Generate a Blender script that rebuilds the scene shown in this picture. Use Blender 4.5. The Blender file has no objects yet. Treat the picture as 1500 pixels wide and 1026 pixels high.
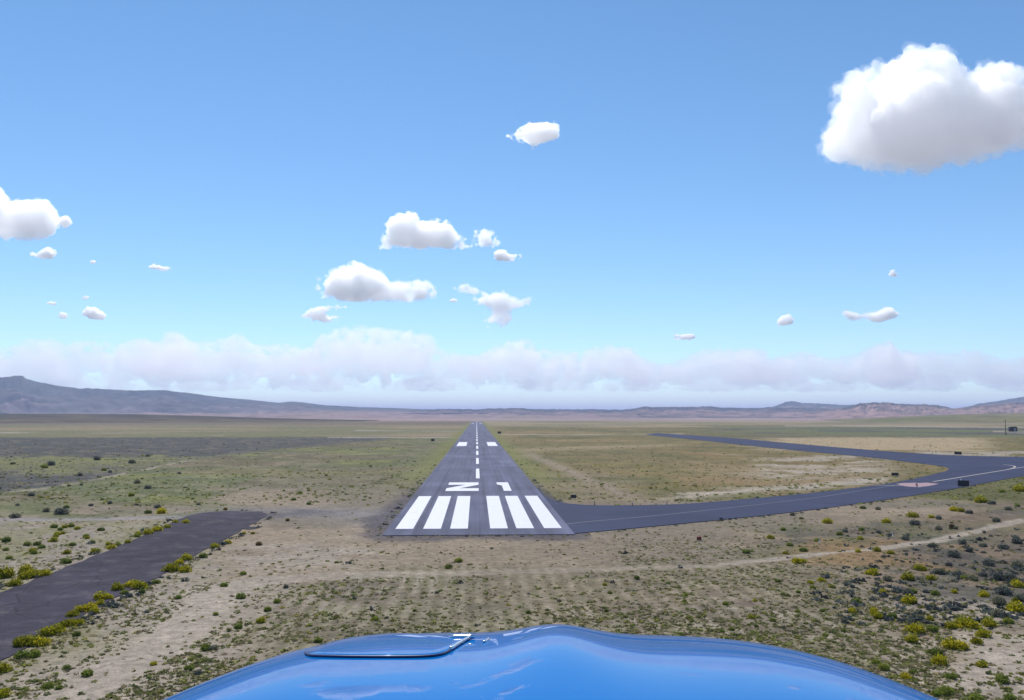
import bpy, bmesh, math, random
import numpy as np
from mathutils import Vector, Matrix
from mathutils.geometry import tessellate_polygon

random.seed(7)
rng = np.random.default_rng(11)
scene = bpy.context.scene
COL = scene.collection
R = math.radians

# ------------------------------------------------------------------ camera
W0, H0, F = 1500.0, 1026.0, 1267.0
CAM = np.array([0.0, 0.0, 14.5])
PITCH = math.atan(96.7 / F)
YAW = math.atan(52 / F * math.cos(PITCH))
fwd = np.array([math.sin(YAW) * math.cos(PITCH), math.cos(YAW) * math.cos(PITCH), math.sin(PITCH)])
rgt = np.array([math.cos(YAW), -math.sin(YAW), 0.0])
upv = np.cross(rgt, fwd)

cd = bpy.data.cameras.new('camera')
cam = bpy.data.objects.new('camera', cd)
COL.objects.link(cam)
cd.sensor_fit = 'HORIZONTAL'
cd.sensor_width = 36.0
cd.lens = 36.0 * F / W0
cd.clip_start = 0.05
cd.clip_end = 120000
m = Matrix((rgt.tolist(), upv.tolist(), (-fwd).tolist())).transposed().to_4x4()
m.translation = Vector(CAM.tolist())
cam.matrix_world = m
scene.camera = cam


def ray(u, v):
    return fwd + (u - W0 / 2) / F * rgt - (v - H0 / 2) / F * upv


def G(u, v, z=0.0):
    """photo pixel -> point on the level ground"""
    r = ray(u, v)
    t = (z - CAM[2]) / r[2]
    p = CAM + t * r
    return float(p[0]), float(p[1])


def at_range(u, v, rng_h):
    """point seen at pixel u,v at horizontal range"""
    r = ray(u, v)
    t = rng_h / math.hypot(r[0], r[1])
    return CAM + t * r


def project(x, y, z=0.0):
    dx, dy, dz = x - CAM[0], y - CAM[1], z - CAM[2]
    d = dx * fwd[0] + dy * fwd[1] + dz * fwd[2]
    a = dx * rgt[0] + dy * rgt[1] + dz * rgt[2]
    b = dx * upv[0] + dy * upv[1] + dz * upv[2]
    d = np.where(d > 0.05, d, np.nan)
    return W0 / 2 + F * a / d, H0 / 2 - F * b / d


# ------------------------------------------------------------------ numpy noise
def _hash(ix, iy, seed):
    h = (ix.astype(np.int64) * 374761393 + iy.astype(np.int64) * 668265263 + seed * 974634777) & 0xFFFFFFFF
    h = ((h ^ (h >> 13)) * 1274126177) & 0xFFFFFFFF
    h = h ^ (h >> 16)
    return (h & 0xFFFFFF) / float(0xFFFFFF)


def vnoise(x, y, seed=0):
    ix = np.floor(x); iy = np.floor(y)
    fx = x - ix; fy = y - iy
    fx = fx * fx * fx * (fx * (fx * 6 - 15) + 10); fy = fy * fy * fy * (fy * (fy * 6 - 15) + 10)
    a = _hash(ix, iy, seed); b = _hash(ix + 1, iy, seed)
    c = _hash(ix, iy + 1, seed); d = _hash(ix + 1, iy + 1, seed)
    return (a * (1 - fx) + b * fx) * (1 - fy) + (c * (1 - fx) + d * fx) * fy


def fbm(x, y, scale, oct=4, seed=0, gain=0.5):
    s = 0; amp = 1; tot = 0
    ca, sa = math.cos(0.6), math.sin(0.6)
    x = x / scale; y = y / scale
    for k in range(oct):
        s = s + amp * vnoise(x + 17.3 * k, y - 9.1 * k, seed + k)
        tot += amp
        amp *= gain
        x, y = (x * ca - y * sa) * 2.03, (x * sa + y * ca) * 2.03
    return s / tot


def sst(a, b, x):
    t = np.clip((x - a) / (b - a), 0, 1)
    return t * t * (3 - 2 * t)


def inpoly(x, y, poly):
    inside = np.zeros(np.shape(x), bool)
    n = len(poly)
    for i in range(n):
        x1, y1 = poly[i]; x2, y2 = poly[(i + 1) % n]
        if y1 == y2:
            continue
        c = ((y1 > y) != (y2 > y)) & (x < (x2 - x1) * (y - y1) / (y2 - y1) + x1)
        inside ^= c
    return inside


def dist_poly(x, y, pts, closed=False):
    best = np.full(np.shape(x), 1e9)
    n = len(pts)
    for i in range(n if closed else n - 1):
        x1, y1 = pts[i]; x2, y2 = pts[(i + 1) % n]
        dx, dy = x2 - x1, y2 - y1
        L = dx * dx + dy * dy + 1e-12
        t = np.clip(((x - x1) * dx + (y - y1) * dy) / L, 0, 1)
        best = np.minimum(best, np.hypot(x - x1 - t * dx, y - y1 - t * dy))
    return best


# ------------------------------------------------------------------ material helpers
def new_mat(name):
    mt = bpy.data.materials.new(name)
    mt.use_nodes = True
    nt = mt.node_tree
    for n in list(nt.nodes):
        nt.nodes.remove(n)
    out = nt.nodes.new('ShaderNodeOutputMaterial')
    return mt, nt, out


def N(nt, kind, **kw):
    n = nt.nodes.new(kind)
    for k, v in kw.items():
        if k in n.inputs:
            n.inputs[k].default_value = v
        else:
            setattr(n, k, v)
    return n


def noise_node(nt, scale, detail=4, rough=0.55, vec=None, stretch=None):
    n = N(nt, 'ShaderNodeTexNoise')
    n.inputs['Scale'].default_value = scale
    n.inputs['Detail'].default_value = detail
    n.inputs['Roughness'].default_value = rough
    if vec is not None:
        if stretch:
            mp = N(nt, 'ShaderNodeMapping')
            mp.inputs['Scale'].default_value = stretch
            nt.links.new(vec, mp.inputs['Vector'])
            vec = mp.outputs['Vector']
        nt.links.new(vec, n.inputs['Vector'])
    return n.outputs['Fac']


def ramp(nt, fac, stops):
    r = N(nt, 'ShaderNodeValToRGB')
    e = r.color_ramp.elements
    while len(e) < len(stops):
        e.new(0.5)
    for el, (p, c) in zip(e, stops):
        el.position = p
        el.color = (c, c, c, 1) if isinstance(c, (int, float)) else (*c, 1)
    nt.links.new(fac, r.inputs['Fac'])
    return r.outputs['Color']


def mul(nt, a, b, fac=1.0):
    n = N(nt, 'ShaderNodeMix', data_type='RGBA', blend_type='MULTIPLY')
    n.inputs['Factor'].default_value = fac
    nt.links.new(a, n.inputs['A'])
    nt.links.new(b, n.inputs['B'])
    return n.outputs['Result']


def mixc(nt, fac, a, b):
    n = N(nt, 'ShaderNodeMix', data_type='RGBA')
    nt.links.new(fac, n.inputs['Factor'])
    for s, k in ((a, 'A'), (b, 'B')):
        if isinstance(s, tuple):
            n.inputs[k].default_value = (*s, 1)
        else:
            nt.links.new(s, n.inputs[k])
    return n.outputs['Result']


def simple_mat(name, col, rough=0.6, metal=0.0, var=0.25, scale=6.0, coat=0.0, spec=0.5):
    mt, nt, out = new_mat(name)
    b = N(nt, 'ShaderNodeBsdfPrincipled')
    tc = N(nt, 'ShaderNodeTexCoord')
    f = noise_node(nt, scale, 5, 0.6, tc.outputs['Object'])
    lo = tuple(c * (1 - var) for c in col); hi = tuple(min(1, c * (1 + var)) for c in col)
    nt.links.new(ramp(nt, f, [(0.3, lo), (0.7, hi)]), b.inputs['Base Color'])
    b.inputs['Roughness'].default_value = rough
    b.inputs['Metallic'].default_value = metal
    b.inputs['Coat Weight'].default_value = coat
    b.inputs['Specular IOR Level'].default_value = spec
    nt.links.new(b.outputs[0], out.inputs['Surface'])
    return mt


# ------------------------------------------------------------------ object helpers
def link(name, me, mat=None, parent=None):
    o = bpy.data.objects.new(name, me)
    COL.objects.link(o)
    if mat is not None and me is not None:
        me.materials.append(mat)
    if parent is not None:
        o.parent = parent
    return o


def tag(o, label=None, cat=None, group=None, kind=None):
    if label: o['label'] = label
    if cat: o['category'] = cat
    if group: o['group'] = group
    if kind: o['kind'] = kind
    return o


def empty(name, loc, rz=0.0):
    o = bpy.data.objects.new(name, None)
    o.empty_display_size = 0.3
    o.location = loc
    o.rotation_euler = (0, 0, rz)
    COL.objects.link(o)
    return o


def np_mesh(name, verts, faces, colors=None, cname='albedo', smooth=False):
    me = bpy.data.meshes.new(name)
    verts = np.asarray(verts, np.float32)
    faces = np.asarray(faces, np.int32)
    k = faces.shape[1]
    me.vertices.add(len(verts))
    me.vertices.foreach_set('co', verts.ravel())
    me.loops.add(faces.size)
    me.loops.foreach_set('vertex_index', faces.ravel())
    me.polygons.add(len(faces))
    me.polygons.foreach_set('loop_start', np.arange(0, faces.size, k, dtype=np.int32))
    me.update(calc_edges=True)
    if smooth:
        me.polygons.foreach_set('use_smooth', np.ones(len(faces), bool))
    if colors is not None:
        a = me.color_attributes.new(cname, 'FLOAT_COLOR', 'POINT')
        c = np.ones((len(verts), 4), np.float32)
        c[:, :3] = colors
        a.data.foreach_set('color', c.ravel())
    me.validate()
    return me


def box_bm(bm, cx, cy, cz, sx, sy, sz, bev=0.0):
    r = bmesh.ops.create_cube(bm, size=1.0)
    for v in r['verts']:
        v.co = Vector((cx + v.co.x * sx, cy + v.co.y * sy, cz + v.co.z * sz))
    if bev > 0:
        es = list({e for v in r['verts'] for e in v.link_edges})
        bmesh.ops.bevel(bm, geom=es, offset=bev, segments=2, affect='EDGES')


def cyl_bm(bm, p0, p1, r0, r1, seg=10):
    p0 = Vector(p0); p1 = Vector(p1)
    d = p1 - p0
    r = bmesh.ops.create_cone(bm, cap_ends=True, segments=seg, radius1=r0, radius2=r1, depth=d.length)
    q = d.to_track_quat('Z', 'Y').to_matrix().to_4x4()
    q.translation = (p0 + p1) / 2
    bmesh.ops.transform(bm, matrix=q, verts=r['verts'])


def bm_obj(name, bm, mat, parent=None, smooth=False):
    me = bpy.data.meshes.new(name)
    bm.normal_update()
    bm.to_mesh(me)
    bm.free()
    if smooth:
        for p in me.polygons: p.use_smooth = True
    return link(name, me, mat, parent)


def resample(poly, step):
    out = []
    n = len(poly)
    for i in range(n):
        a = np.array(poly[i]); b = np.array(poly[(i + 1) % n])
        k = max(1, int(np.hypot(*(b - a)) / step))
        for j in range(k):
            out.append(tuple(a + (b - a) * j / k))
    return out


def smooth_line(pts, n=8):
    """Catmull-Rom through open point list"""
    P = [np.array(p, float) for p in pts]
    P = [2 * P[0] - P[1]] + P + [2 * P[-1] - P[-2]]
    out = []
    for i in range(1, len(P) - 2):
        for j in range(n):
            t = j / n
            a, b, c, d = P[i - 1], P[i], P[i + 1], P[i + 2]
            out.append(tuple(0.5 * (2 * b + (c - a) * t + (2 * a - 5 * b + 4 * c - d) * t * t + (3 * b - a - 3 * c + d) * t ** 3)))
    out.append(tuple(P[-2]))
    return out


def slab(name, poly, z, mat, thick=0.12, parent=None):
    """flat paved sheet with a real edge going down into the soil"""
    bm = bmesh.new()
    top = [bm.verts.new((x, y, z)) for x, y in poly]
    for tri in tessellate_polygon([[Vector((x, y, 0)) for x, y in poly]]):
        try: f = bm.faces.new([top[i] for i in tri])
        except ValueError: continue
        f.normal_update()
        if f.normal.z < 0: f.normal_flip()
    if thick:
        ccw = sum(poly[i][0] * poly[(i + 1) % len(poly)][1] - poly[(i + 1) % len(poly)][0] * poly[i][1] for i in range(len(poly))) > 0
        bot = [bm.verts.new((x, y, z - thick)) for x, y in poly]
        n = len(poly)
        for i in range(n):
            q = (top[i], bot[i], bot[(i + 1) % n], top[(i + 1) % n])
            bm.faces.new(q if ccw else q[::-1])
    return bm_obj(name, bm, mat, parent)


# ================================================================== LAYOUT (world coordinates from the photo)
RX = 0.35           # runway axis
HW = 11.75          # half width
RY0, RY1 = 107.0, 2250.0

taxi_up = smooth_line([G(*p) for p in [(788, 716), (800, 728), (816, 735), (845, 739.5), (900, 741), (1000, 739), (1100, 731), (1200, 721.5), (1300, 709), (1355, 698.5), (1385, 691)]], 6)
taxi_in = smooth_line([G(*p) for p in [(1391, 687.5), (1380, 683.5), (1330, 677), (1260, 669), (1180, 661.5), (1100, 653.5), (1020, 644.5), (945, 637.2)]], 6)
taxi_out = smooth_line([G(*p) for p in [(962, 634.8), (1060, 641), (1150, 649), (1250, 657.5), (1330, 663.5), (1400, 667.5), (1500, 669.7), (1700, 671)]], 6)
taxi_low = smooth_line([G(*p) for p in [(1700, 665 + 2), (1600, 681), (1500, 697.5), (1400, 716), (1300, 732), (1200, 746), (1100, 757.5), (1000, 767.5), (900, 777), (835, 782.5)]], 6)
# join with runway flank (runway itself is its own slab)
TU = [p for p in taxi_up if p[0] > RX + HW + 0.1]
taxi_poly = [(RX + HW - 0.02, TU[0][1] + 0.8)] + TU + taxi_in + taxi_out + [p for p in taxi_low if p[0] > RX + HW + 0.1][1:] + [(RX + HW - 0.02, RY0 + 0.6)]
runway_poly = [(RX - HW, RY0), (RX + HW, RY0), (RX + HW, RY1), (RX - HW, RY1)]

road_l = smooth_line([G(*p) for p in [(-230, 965), (-60, 893), (0, 869), (70, 842), (130, 818), (200, 789), (240, 771), (266, 759.5), (290, 752.5), (330, 749)]], 6)
road_r = smooth_line([G(*p) for p in [(383, 750), (391, 755), (372, 767), (340, 785), (300, 806), (250, 836), (190, 866), (130, 897), (70, 934), (30, 954), (0, 970), (-120, 1026), (-330, 1110)]], 6)
road_poly = road_l + road_r
track_r = smooth_line([G(*p) for p in [(1700, 728), (1500, 766), (1400, 785), (1300, 801), (1200, 811), (1100, 821), (1000, 829), (800, 836), (600, 842), (450, 846), (370, 852), (325, 868), (285, 905), (240, 945), (170, 985), (90, 1030), (-20, 1110)]], 6)
track_l = [G(*p) for p in [(-300, 772), (0, 723), (60, 717), (180, 694), (270, 675), (420, 655)]]
gravel_l = [G(*p) for p in [(-200, 763), (0, 761), (150, 759), (290, 757)]]
gravel_m = [G(*p) for p in [(380, 750), (450, 748), (520, 752), (575, 760)]]
PAVED = [runway_poly, taxi_poly, road_poly]


def paved_dist(x, y):
    d = np.full(np.shape(x), 1e9)
    for p in PAVED:
        dd = dist_poly(x, y, p, True)
        dd = np.where(inpoly(x, y, p), -dd, dd)
        d = np.minimum(d, dd)
    return d


# ------------------------------------------------------------------ ground cover zones, evaluated on world points
def C(*c): return np.array(c, float)
SOIL = C(0.203, 0.158, 0.110)
SOIL_GREY = C(0.152, 0.124, 0.089)
PALE = C(0.252, 0.214, 0.170)
OLIVE = C(0.122, 0.114, 0.052)
GREEN = C(0.098, 0.106, 0.044)
YGREEN = C(0.145, 0.145, 0.040)
SAGE = C(0.051, 0.050, 0.045)
BROWN = C(0.138, 0.098, 0.064)
DRY = C(0.235, 0.180, 0.105)
PINK = C(0.24, 0.17, 0.14)


def mixa(a, b, w):
    w = np.clip(w, 0, 1)[..., None]
    return a * (1 - w) + b * w


def box(u, v, u0, u1, v0, v1, su, sv):
    return sst(u0 - su, u0 + su, u) * (1 - sst(u1 - su, u1 + su, u)) * sst(v0 - sv, v0 + sv, v) * (1 - sst(v1 - sv, v1 + sv, v))


def cover(x, y):
    """large-scale ground albedo at world x,y"""
    u, v = project(x, y, 0.0)
    u = np.nan_to_num(u, nan=-3000.0); v = np.nan_to_num(v, nan=3000.0)
    rr = np.hypot(x, y)
    n1 = fbm(x, y, 60, 5, 1); n2 = fbm(x, y, 18, 5, 5); n3 = fbm(x, y, 5, 4, 9); n4 = fbm(x, y, 1.6, 3, 13); n5 = fbm(x, y, 220, 4, 21)
    nb = fbm(x, y, 0.55, 2, 33)
    # warp of zone borders, in pixels, shrinking with distance
    sc = np.clip((v - 609) / 120, 0.03, 1.3)
    wu = u + (n2 - 0.5) * 130 + (n3 - 0.5) * 50
    wv = v + ((n2 - 0.5) * 44 + (n3 - 0.5) * 22) * sc
    shape = np.shape(x)
    c = np.broadcast_to(SOIL, shape + (3,)).copy()
    c = mixa(c, SOIL_GREY, sst(0.42, 0.6, n2))
    rwy_u = 698 + (v - 609) * 0.03
    left = u < rwy_u
    # --- green fields on the far side of the road, runway's west side
    lw = (1 - sst(560, 640, wu - (v - 640) * -0.55))
    g = mixa(np.broadcast_to(OLIVE, c.shape), GREEN, sst(0.35, 0.65, n1))
    g = mixa(g, YGREEN, sst(0.56, 0.7, n2) * 0.8)
    g = mixa(g, BROWN * .95, sst(.46, .62, fbm(x, y, 34, 4, 71)) * .55)
    g = mixa(g, SOIL, sst(0.60, 0.74, n3) * 0.4)
    g = g * (.72 + .30 * sst(.3, .7, n3 * .5 + n1 * .5))[..., None]
    far_left = (1 - sst(738, 756, wv + (u - 200) * 0.02)) * (left)
    c = mixa(c, g, far_left * (1 - 0.75 * sst(0, 1, (wu - (690 - (v - 618) * 1.15)) / 40)))
    # shoulder strip of drier grass beside the runway
    c = mixa(c, mixa(np.broadcast_to(SOIL_GREY, c.shape), OLIVE, 0.45 * sst(.35, .6, n2)), left * box(wu, wv, 330, 640, 706, 760, 40, 8) * 0.95)
    # tan bare patch
    c = mixa(c, SOIL, box(wu, wv, 330, 470, 716, 742, 25, 5) * 0.9)
    # dark sage field
    bnd = np.interp(u, [-900, 0, 60, 180, 270, 400, 520, 600], [820, 722, 716, 693, 675, 659, 648, 641])
    sg = left * sst(640, 642.5, v + (n2 - .5) * 3) * (1 - sst(-3, 3, (v - bnd) + (n3 - .5) * 8 * sc))
    c = mixa(c, mixa(np.broadcast_to(SAGE, c.shape), SOIL_GREY, sst(0.58, 0.72, n3) * 0.5), sg)
    c = mixa(c, mixa(np.broadcast_to(OLIVE, c.shape), YGREEN, sst(.45, .6, n3)), sg * box(wu, wv, -900, 330, 667, 691, 60, 4) * 0.75)
    # bands toward the far ridge
    c = mixa(c, mixa(np.broadcast_to(DRY * 0.85, c.shape), OLIVE, sst(.4, .62, n5)), left * (1 - sst(639, 641, v)) * 0.9)
    c = mixa(c, BROWN * 0.8, left * (1 - sst(621, 625, v + (n5 - .5) * 5)) * 0.8)
    # --- field between runway and the diagonal taxiway
    right = ~left
    f = mixa(np.broadcast_to(OLIVE * 1.1, c.shape), GREEN, sst(.45, .65, n1) * 0.8)
    f = mixa(f, BROWN * 1.1, sst(.5, .65, n2) * 0.45)
    f = mixa(f, DRY * 0.9, sst(.5, .7, fbm(x, y, 90, 3, 77)) * 0.6)
    f = f * (.62 + .30 * sst(.3, .7, n3 * .5 + n2 * .5))[..., None]
    f = mixa(f, C(.165, .112, .058), box(wu, wv, 1000, 1290, 660, 716, 90, 8) * (.3 + .5 * sst(.35, .6, n1)))
    f = f * C(1.13, 1.03, .77)
    fm = right * (1 - sst(728, 742, wv * 0.4 + v * 0.6))
    c = mixa(c, f, fm)
    c = mixa(c, DRY * 0.9, right * box(wu, wv, 1010, 1300, 676, 712, 60, 6) * 0.35)
    c = mixa(c, PALE * 1.1, right * box(wu, wv, 1110, 1310, 669, 702, 40, 5) * sst(.40, .56, n2 * .6 + n3 * .4) * 0.8)
    c = mixa(c, PALE * 1.1, right * np.exp(-(((v + (n3 - .5) * 8) - np.interp(u, [800, 1000, 1100, 1200, 1290], [731, 726, 719, 711, 702])) / 4.5) ** 2) * sst(930, 1010, wu) * (1 - sst(1290, 1310, u)))
    c = mixa(c, SOIL, right * np.exp(-(((v + (n3 - .5) * 6) - np.interp(u, [780, 860, 940, 990], [668, 702, 732, 742])) / 5) ** 2) * (1 - sst(920, 990, wu)) * 0.9)
    c = mixa(c, SOIL * 0.95, box(wu, wv, 790, 930, 700, 738, 40, 6) * right * 0.55)
    c = mixa(c, DRY * 1.05, right * np.exp(-(((v + (n5 - .5) * 3) - np.interp(u, [750, 1000], [660, 652])) / 2.5) ** 2) * (1 - sst(960, 1010, wu)) * 0.7)
    # beyond the diagonal taxiway
    c = mixa(c, DRY * 1.2, right * box(wu, v + (n2 - .5) * 4, 1120, 1440, 641, 660, 40, 2) * 0.95)
    c = mixa(c, mixa(np.broadcast_to(SAGE * 1.2, c.shape), GREEN, sst(.4, .6, n1)), right * box(wu, v, 1050, 1700, 626, 641, 60, 1.5) * (0.9 - 0.4 * sst(.5, .7, n5)))
    c = mixa(c, PALE, right * box(wu, v + (n3 - .5) * 3, 1370, 1800, 660.5, 667.5, 25, 1.5) * sst(.35, .5, n2) * 0.95)
    c = mixa(c, mixa(np.broadcast_to(OLIVE, c.shape), DRY, sst(.35, .6, n5)), right * (1 - sst(625, 627, v)) * 0.8)
    # pale far tracks
    for pts, w in (([(-200, 633), (180, 635), (330, 638)], .9), ([(480, 641.5), (690, 641.5)], .8), ([(728, 637), (860, 637), (1000, 636)], .6), ([(1150, 624), (1300, 624.6), (1500, 626.5), (1700, 628)], .8), ([(1455, 632.6), (1500, 634), (1700, 638)], 1.4), ([(520, 631), (700, 632)], .6)):
        vv = np.interp(u, [p[0] for p in pts], [p[1] for p in pts])
        c = mixa(c, PALE, np.exp(-((v - vv) / w) ** 2) * (u > pts[0][0]) * (u < pts[-1][0]) * sst(.25, .5, n1) * 0.95)
    # --- far plain, beyond the airfield plateau
    c = mixa(c, PINK * (0.8 + 0.4 * n5[..., None]), sst(2200, 2700, rr))
    # --- near side of the taxiway
    near = sst(742, 760, v)
    scr = mixa(np.broadcast_to(BROWN * 1.05, c.shape), OLIVE, sst(.4, .6, n2))
    scr = mixa(scr, SAGE * 1.2, sst(.52, .66, n3) * 0.6)
    scr = mixa(scr, SOIL, sst(.6, .74, n4) * 0.3)
    scr = scr * .82
    tl = np.interp(u, [835, 900, 1000, 1100, 1200, 1300, 1400, 1500, 1700], [782, 777, 767, 757, 746, 732, 716, 698, 665])
    zone = right * sst(16, 42, (wv - tl)) * sst(1030, 1190, wu)
    c = mixa(c, scr, zone * (1 - sst(815, 880, wv - (u - 1300) * 0.10)) * 0.9)
    c = mixa(c, mixa(np.broadcast_to(SAGE, c.shape), BROWN, sst(.45, .6, n3)), box(wu, wv, 1290, 2400, 788, 905, 60, 14) * 0.7)
    c = mixa(c, C(.21, .125, .055), box(wu, wv, 1180, 1480, 800, 838, 70, 8) * sst(.42, .6, n2) * 0.65)
    c = mixa(c, PALE * 0.93, box(wu, wv, 1180, 2400, 880, 3000, 90, 30) * sst(.34, .52, n2 * .5 + n3 * .5) * 0.85)
    c = mixa(c, PALE, box(wu, wv, 1400, 2400, 925, 1010, 40, 12) * (.4 + .6 * sst(.3, .5, n3)))
    # olive stubble with rows running with the runway, under the approach
    rows = 0.5 + 0.5 * np.sin(x * 2 * math.pi / 1.35 + (n2 - .5) * 4.5)
    stub = box(wu, wv, 330, 1290, 838, 3000, 70, 10)
    st = mixa(np.broadcast_to(SOIL_GREY * 0.98, c.shape), OLIVE * 1.15, sst(.36, .6, n3 * .5 + n4 * .5) * .55)
    st = mixa(st, PALE * .85, sst(.46, .68, n4 * .50 + rows * .3 + n3 * .20) * .75)
    st = mixa(st, BROWN, sst(.52, .68, n2) * .35)
    st = mixa(st, C(.135, .118, .07), sst(.38, .6, fbm(x, y, 9, 4, 63)) * .45)
    st = st * (.90 + .20 * rows * (.3 + 1.4 * n3))[..., None]
    c = mixa(c, st, stub * .95)
    # ground west of the old road: pale soil with olive cover
    wz = left * box(wu, wv, -2000, 300, 757, 3000, 20, 3)
    wc = mixa(np.broadcast_to(PALE * .85, c.shape), OLIVE * 1.2, sst(.36, .56, n3 * .6 + n2 * .4) * .8)
    c = mixa(c, wc, wz * .85)
    # bare apron off the runway end
    c = mixa(c, SOIL * 1.02, box(wu, wv, 380, 900, 788, 842, 60, 8) * (.45 + .4 * n3))
    c = mixa(c, PALE * .9, box(wu, wv, 330, 560, 795, 835, 40, 8) * sst(.42, .58, n3) * .8)
    # grey gravel spur between the old road and the runway
    dgm = dist_poly(x, y, gravel_m)
    c = mixa(c, C(.17, .155, .15), np.exp(-(dgm / 8) ** 2) * (.5 + .5 * n3))
    dgl = dist_poly(x, y, gravel_l)
    c = mixa(c, C(.21, .19, .185), np.exp(-(dgl / 2.2) ** 2) * .9)
    # sandy tracks
    dt = dist_poly(x, y, track_r) + (n4 - .5) * 1.0 + (n3 - .5) * 1.4
    wt = np.interp(u, [0, 350, 420, 1000, 1200, 1600], [2.6, 2.2, 1.4, .8, .75, .85])
    c = mixa(c, PALE, (1 - sst(wt * .7, wt * 1.5, dt)) * np.interp(u, [300, 420, 800, 1000, 1150], [.95, .8, .4, .6, .95]))
    dl = dist_poly(x, y, track_l) + (n4 - .5)
    c = mixa(c, PALE, (1 - sst(.5, 1.4, dl)) * sst(.40, .58, n2) * (u < 300) * .8)
    # broad sandy wash near the lower corner
    c = mixa(c, PALE * 1.02, (1 - sst(3.2, 7.0, dist_poly(x, y, [G(*p) for p in [(325, 872), (270, 925), (180, 985), (60, 1060), (-80, 1150)]]) + (n3 - .5) * 6)) * .6)
    c = mixa(c, PALE * .95, box(wu, wv, 60, 330, 960, 3000, 60, 20) * sst(.42, .58, n3 * .6 + n4 * .4) * .6)
    # dark tar-stained gravel around the runway lip
    lip = dist_poly(x, y, runway_poly, True) + (n3 - .5) * 4.5 + (n4 - .5) * 1.6
    c = mixa(c, C(.048, .042, .060), (1 - sst(1.8, 5.6, lip + 2.0 * sst(125, 190, y))) * (y < 260) * (x < 14) * .7)
    c = mixa(c, C(.085, .077, .083), np.exp(-(dist_poly(x, y, [G(360, 752), G(392, 753), G(430, 750)]) / 7) ** 2) * (.35 + .65 * sst(.35, .6, n3)))
    c = mixa(c, C(.05, .048, .045), np.exp(-((dist_poly(x, y, taxi_up) + (n4 - .5) * .8) / .7) ** 2) * .8)  # shadow line and grass fringe painted into the soil along the taxiway edge
    # yellow-green verge along the long edges
    edge = np.abs(np.abs(x - RX) - HW)
    c = mixa(c, YGREEN * .9, np.exp(-((edge - 2) / 5) ** 2) * sst(150, 230, y) * (y < 2300) * .85)
    # fine grain
    k = 0.74 + 0.52 * (n4 * .5 + n3 * .25 + nb * .25)
    c = c * k[..., None] ** 1.35
    return c, u, v, (n1, n2, n3, n4)


# ================================================================== GROUND SHEET
vs = np.concatenate([np.arange(1400, 900, -1.6), np.arange(900, 660, -0.9), np.arange(660, 611.2, -0.42)])
rad = np.concatenate([[0.5, 4, 9, 14, 19], 18385.0 / (vs - 609.5), [13500, 17000, 21000, 26000, 34000, 45000]])
ang = np.concatenate([np.arange(-180, -42, 3.0), np.arange(-42, 42, 0.09), np.arange(42, 180, 3.0)]) + math.degrees(YAW)
A, RR = np.meshgrid(np.radians(ang), rad)
GX = RR * np.sin(A); GY = RR * np.cos(A)
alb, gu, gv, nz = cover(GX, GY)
pd = paved_dist(GX, GY)
relief = ((fbm(GX, GY, 40, 3, 50) - .5) * 0.9 + (fbm(GX, GY, 6, 3, 55) - .5) * 0.34 + (fbm(GX, GY, 1.3, 2, 58) - .5) * 0.12)
relief *= sst(0.8, 14, pd) * (1 - sst(900, 2500, RR) * .5)
GZ = relief - 0.02
nr, nc = GX.shape
idx = np.arange(nr * nc).reshape(nr, nc)
nxt = np.roll(idx, -1, axis=1)
faces = np.stack([idx[:-1], nxt[:-1], nxt[1:], idx[1:]], -1).reshape(-1, 4)[:, ::-1]
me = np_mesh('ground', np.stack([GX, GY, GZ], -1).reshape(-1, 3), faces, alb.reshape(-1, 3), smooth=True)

mt, nt, out = new_mat('desert_ground')
b = N(nt, 'ShaderNodeBsdfPrincipled', Roughness=0.95)
b.inputs['Specular IOR Level'].default_value = 0.15
geo = N(nt, 'ShaderNodeNewGeometry')
att = N(nt, 'ShaderNodeAttribute', attribute_name='albedo')
f1 = noise_node(nt, 1.4, 6, 0.65, geo.outputs['Position'])
f2 = noise_node(nt, 7.0, 4, 0.6, geo.outputs['Position'])
c1 = mul(nt, att.outputs['Color'], ramp(nt, f1, [(0.3, 0.62), (0.5, 1.0), (0.72, 1.38)]))
c2 = mul(nt, c1, ramp(nt, f2, [(0.32, 0.72), (0.5, 1.0), (0.7, 1.25)]))
nt.links.new(c2, b.inputs['Base Color'])
bp = N(nt, 'ShaderNodeBump', Strength=0.5, Distance=0.12)
nt.links.new(f1, bp.inputs['Height'])
nt.links.new(bp.outputs['Normal'], b.inputs['Normal'])
nt.links.new(b.outputs[0], out.inputs['Surface'])
ground = tag(link('ground', me, mt), kind='structure')
GROUND_MAT = mt


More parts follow.
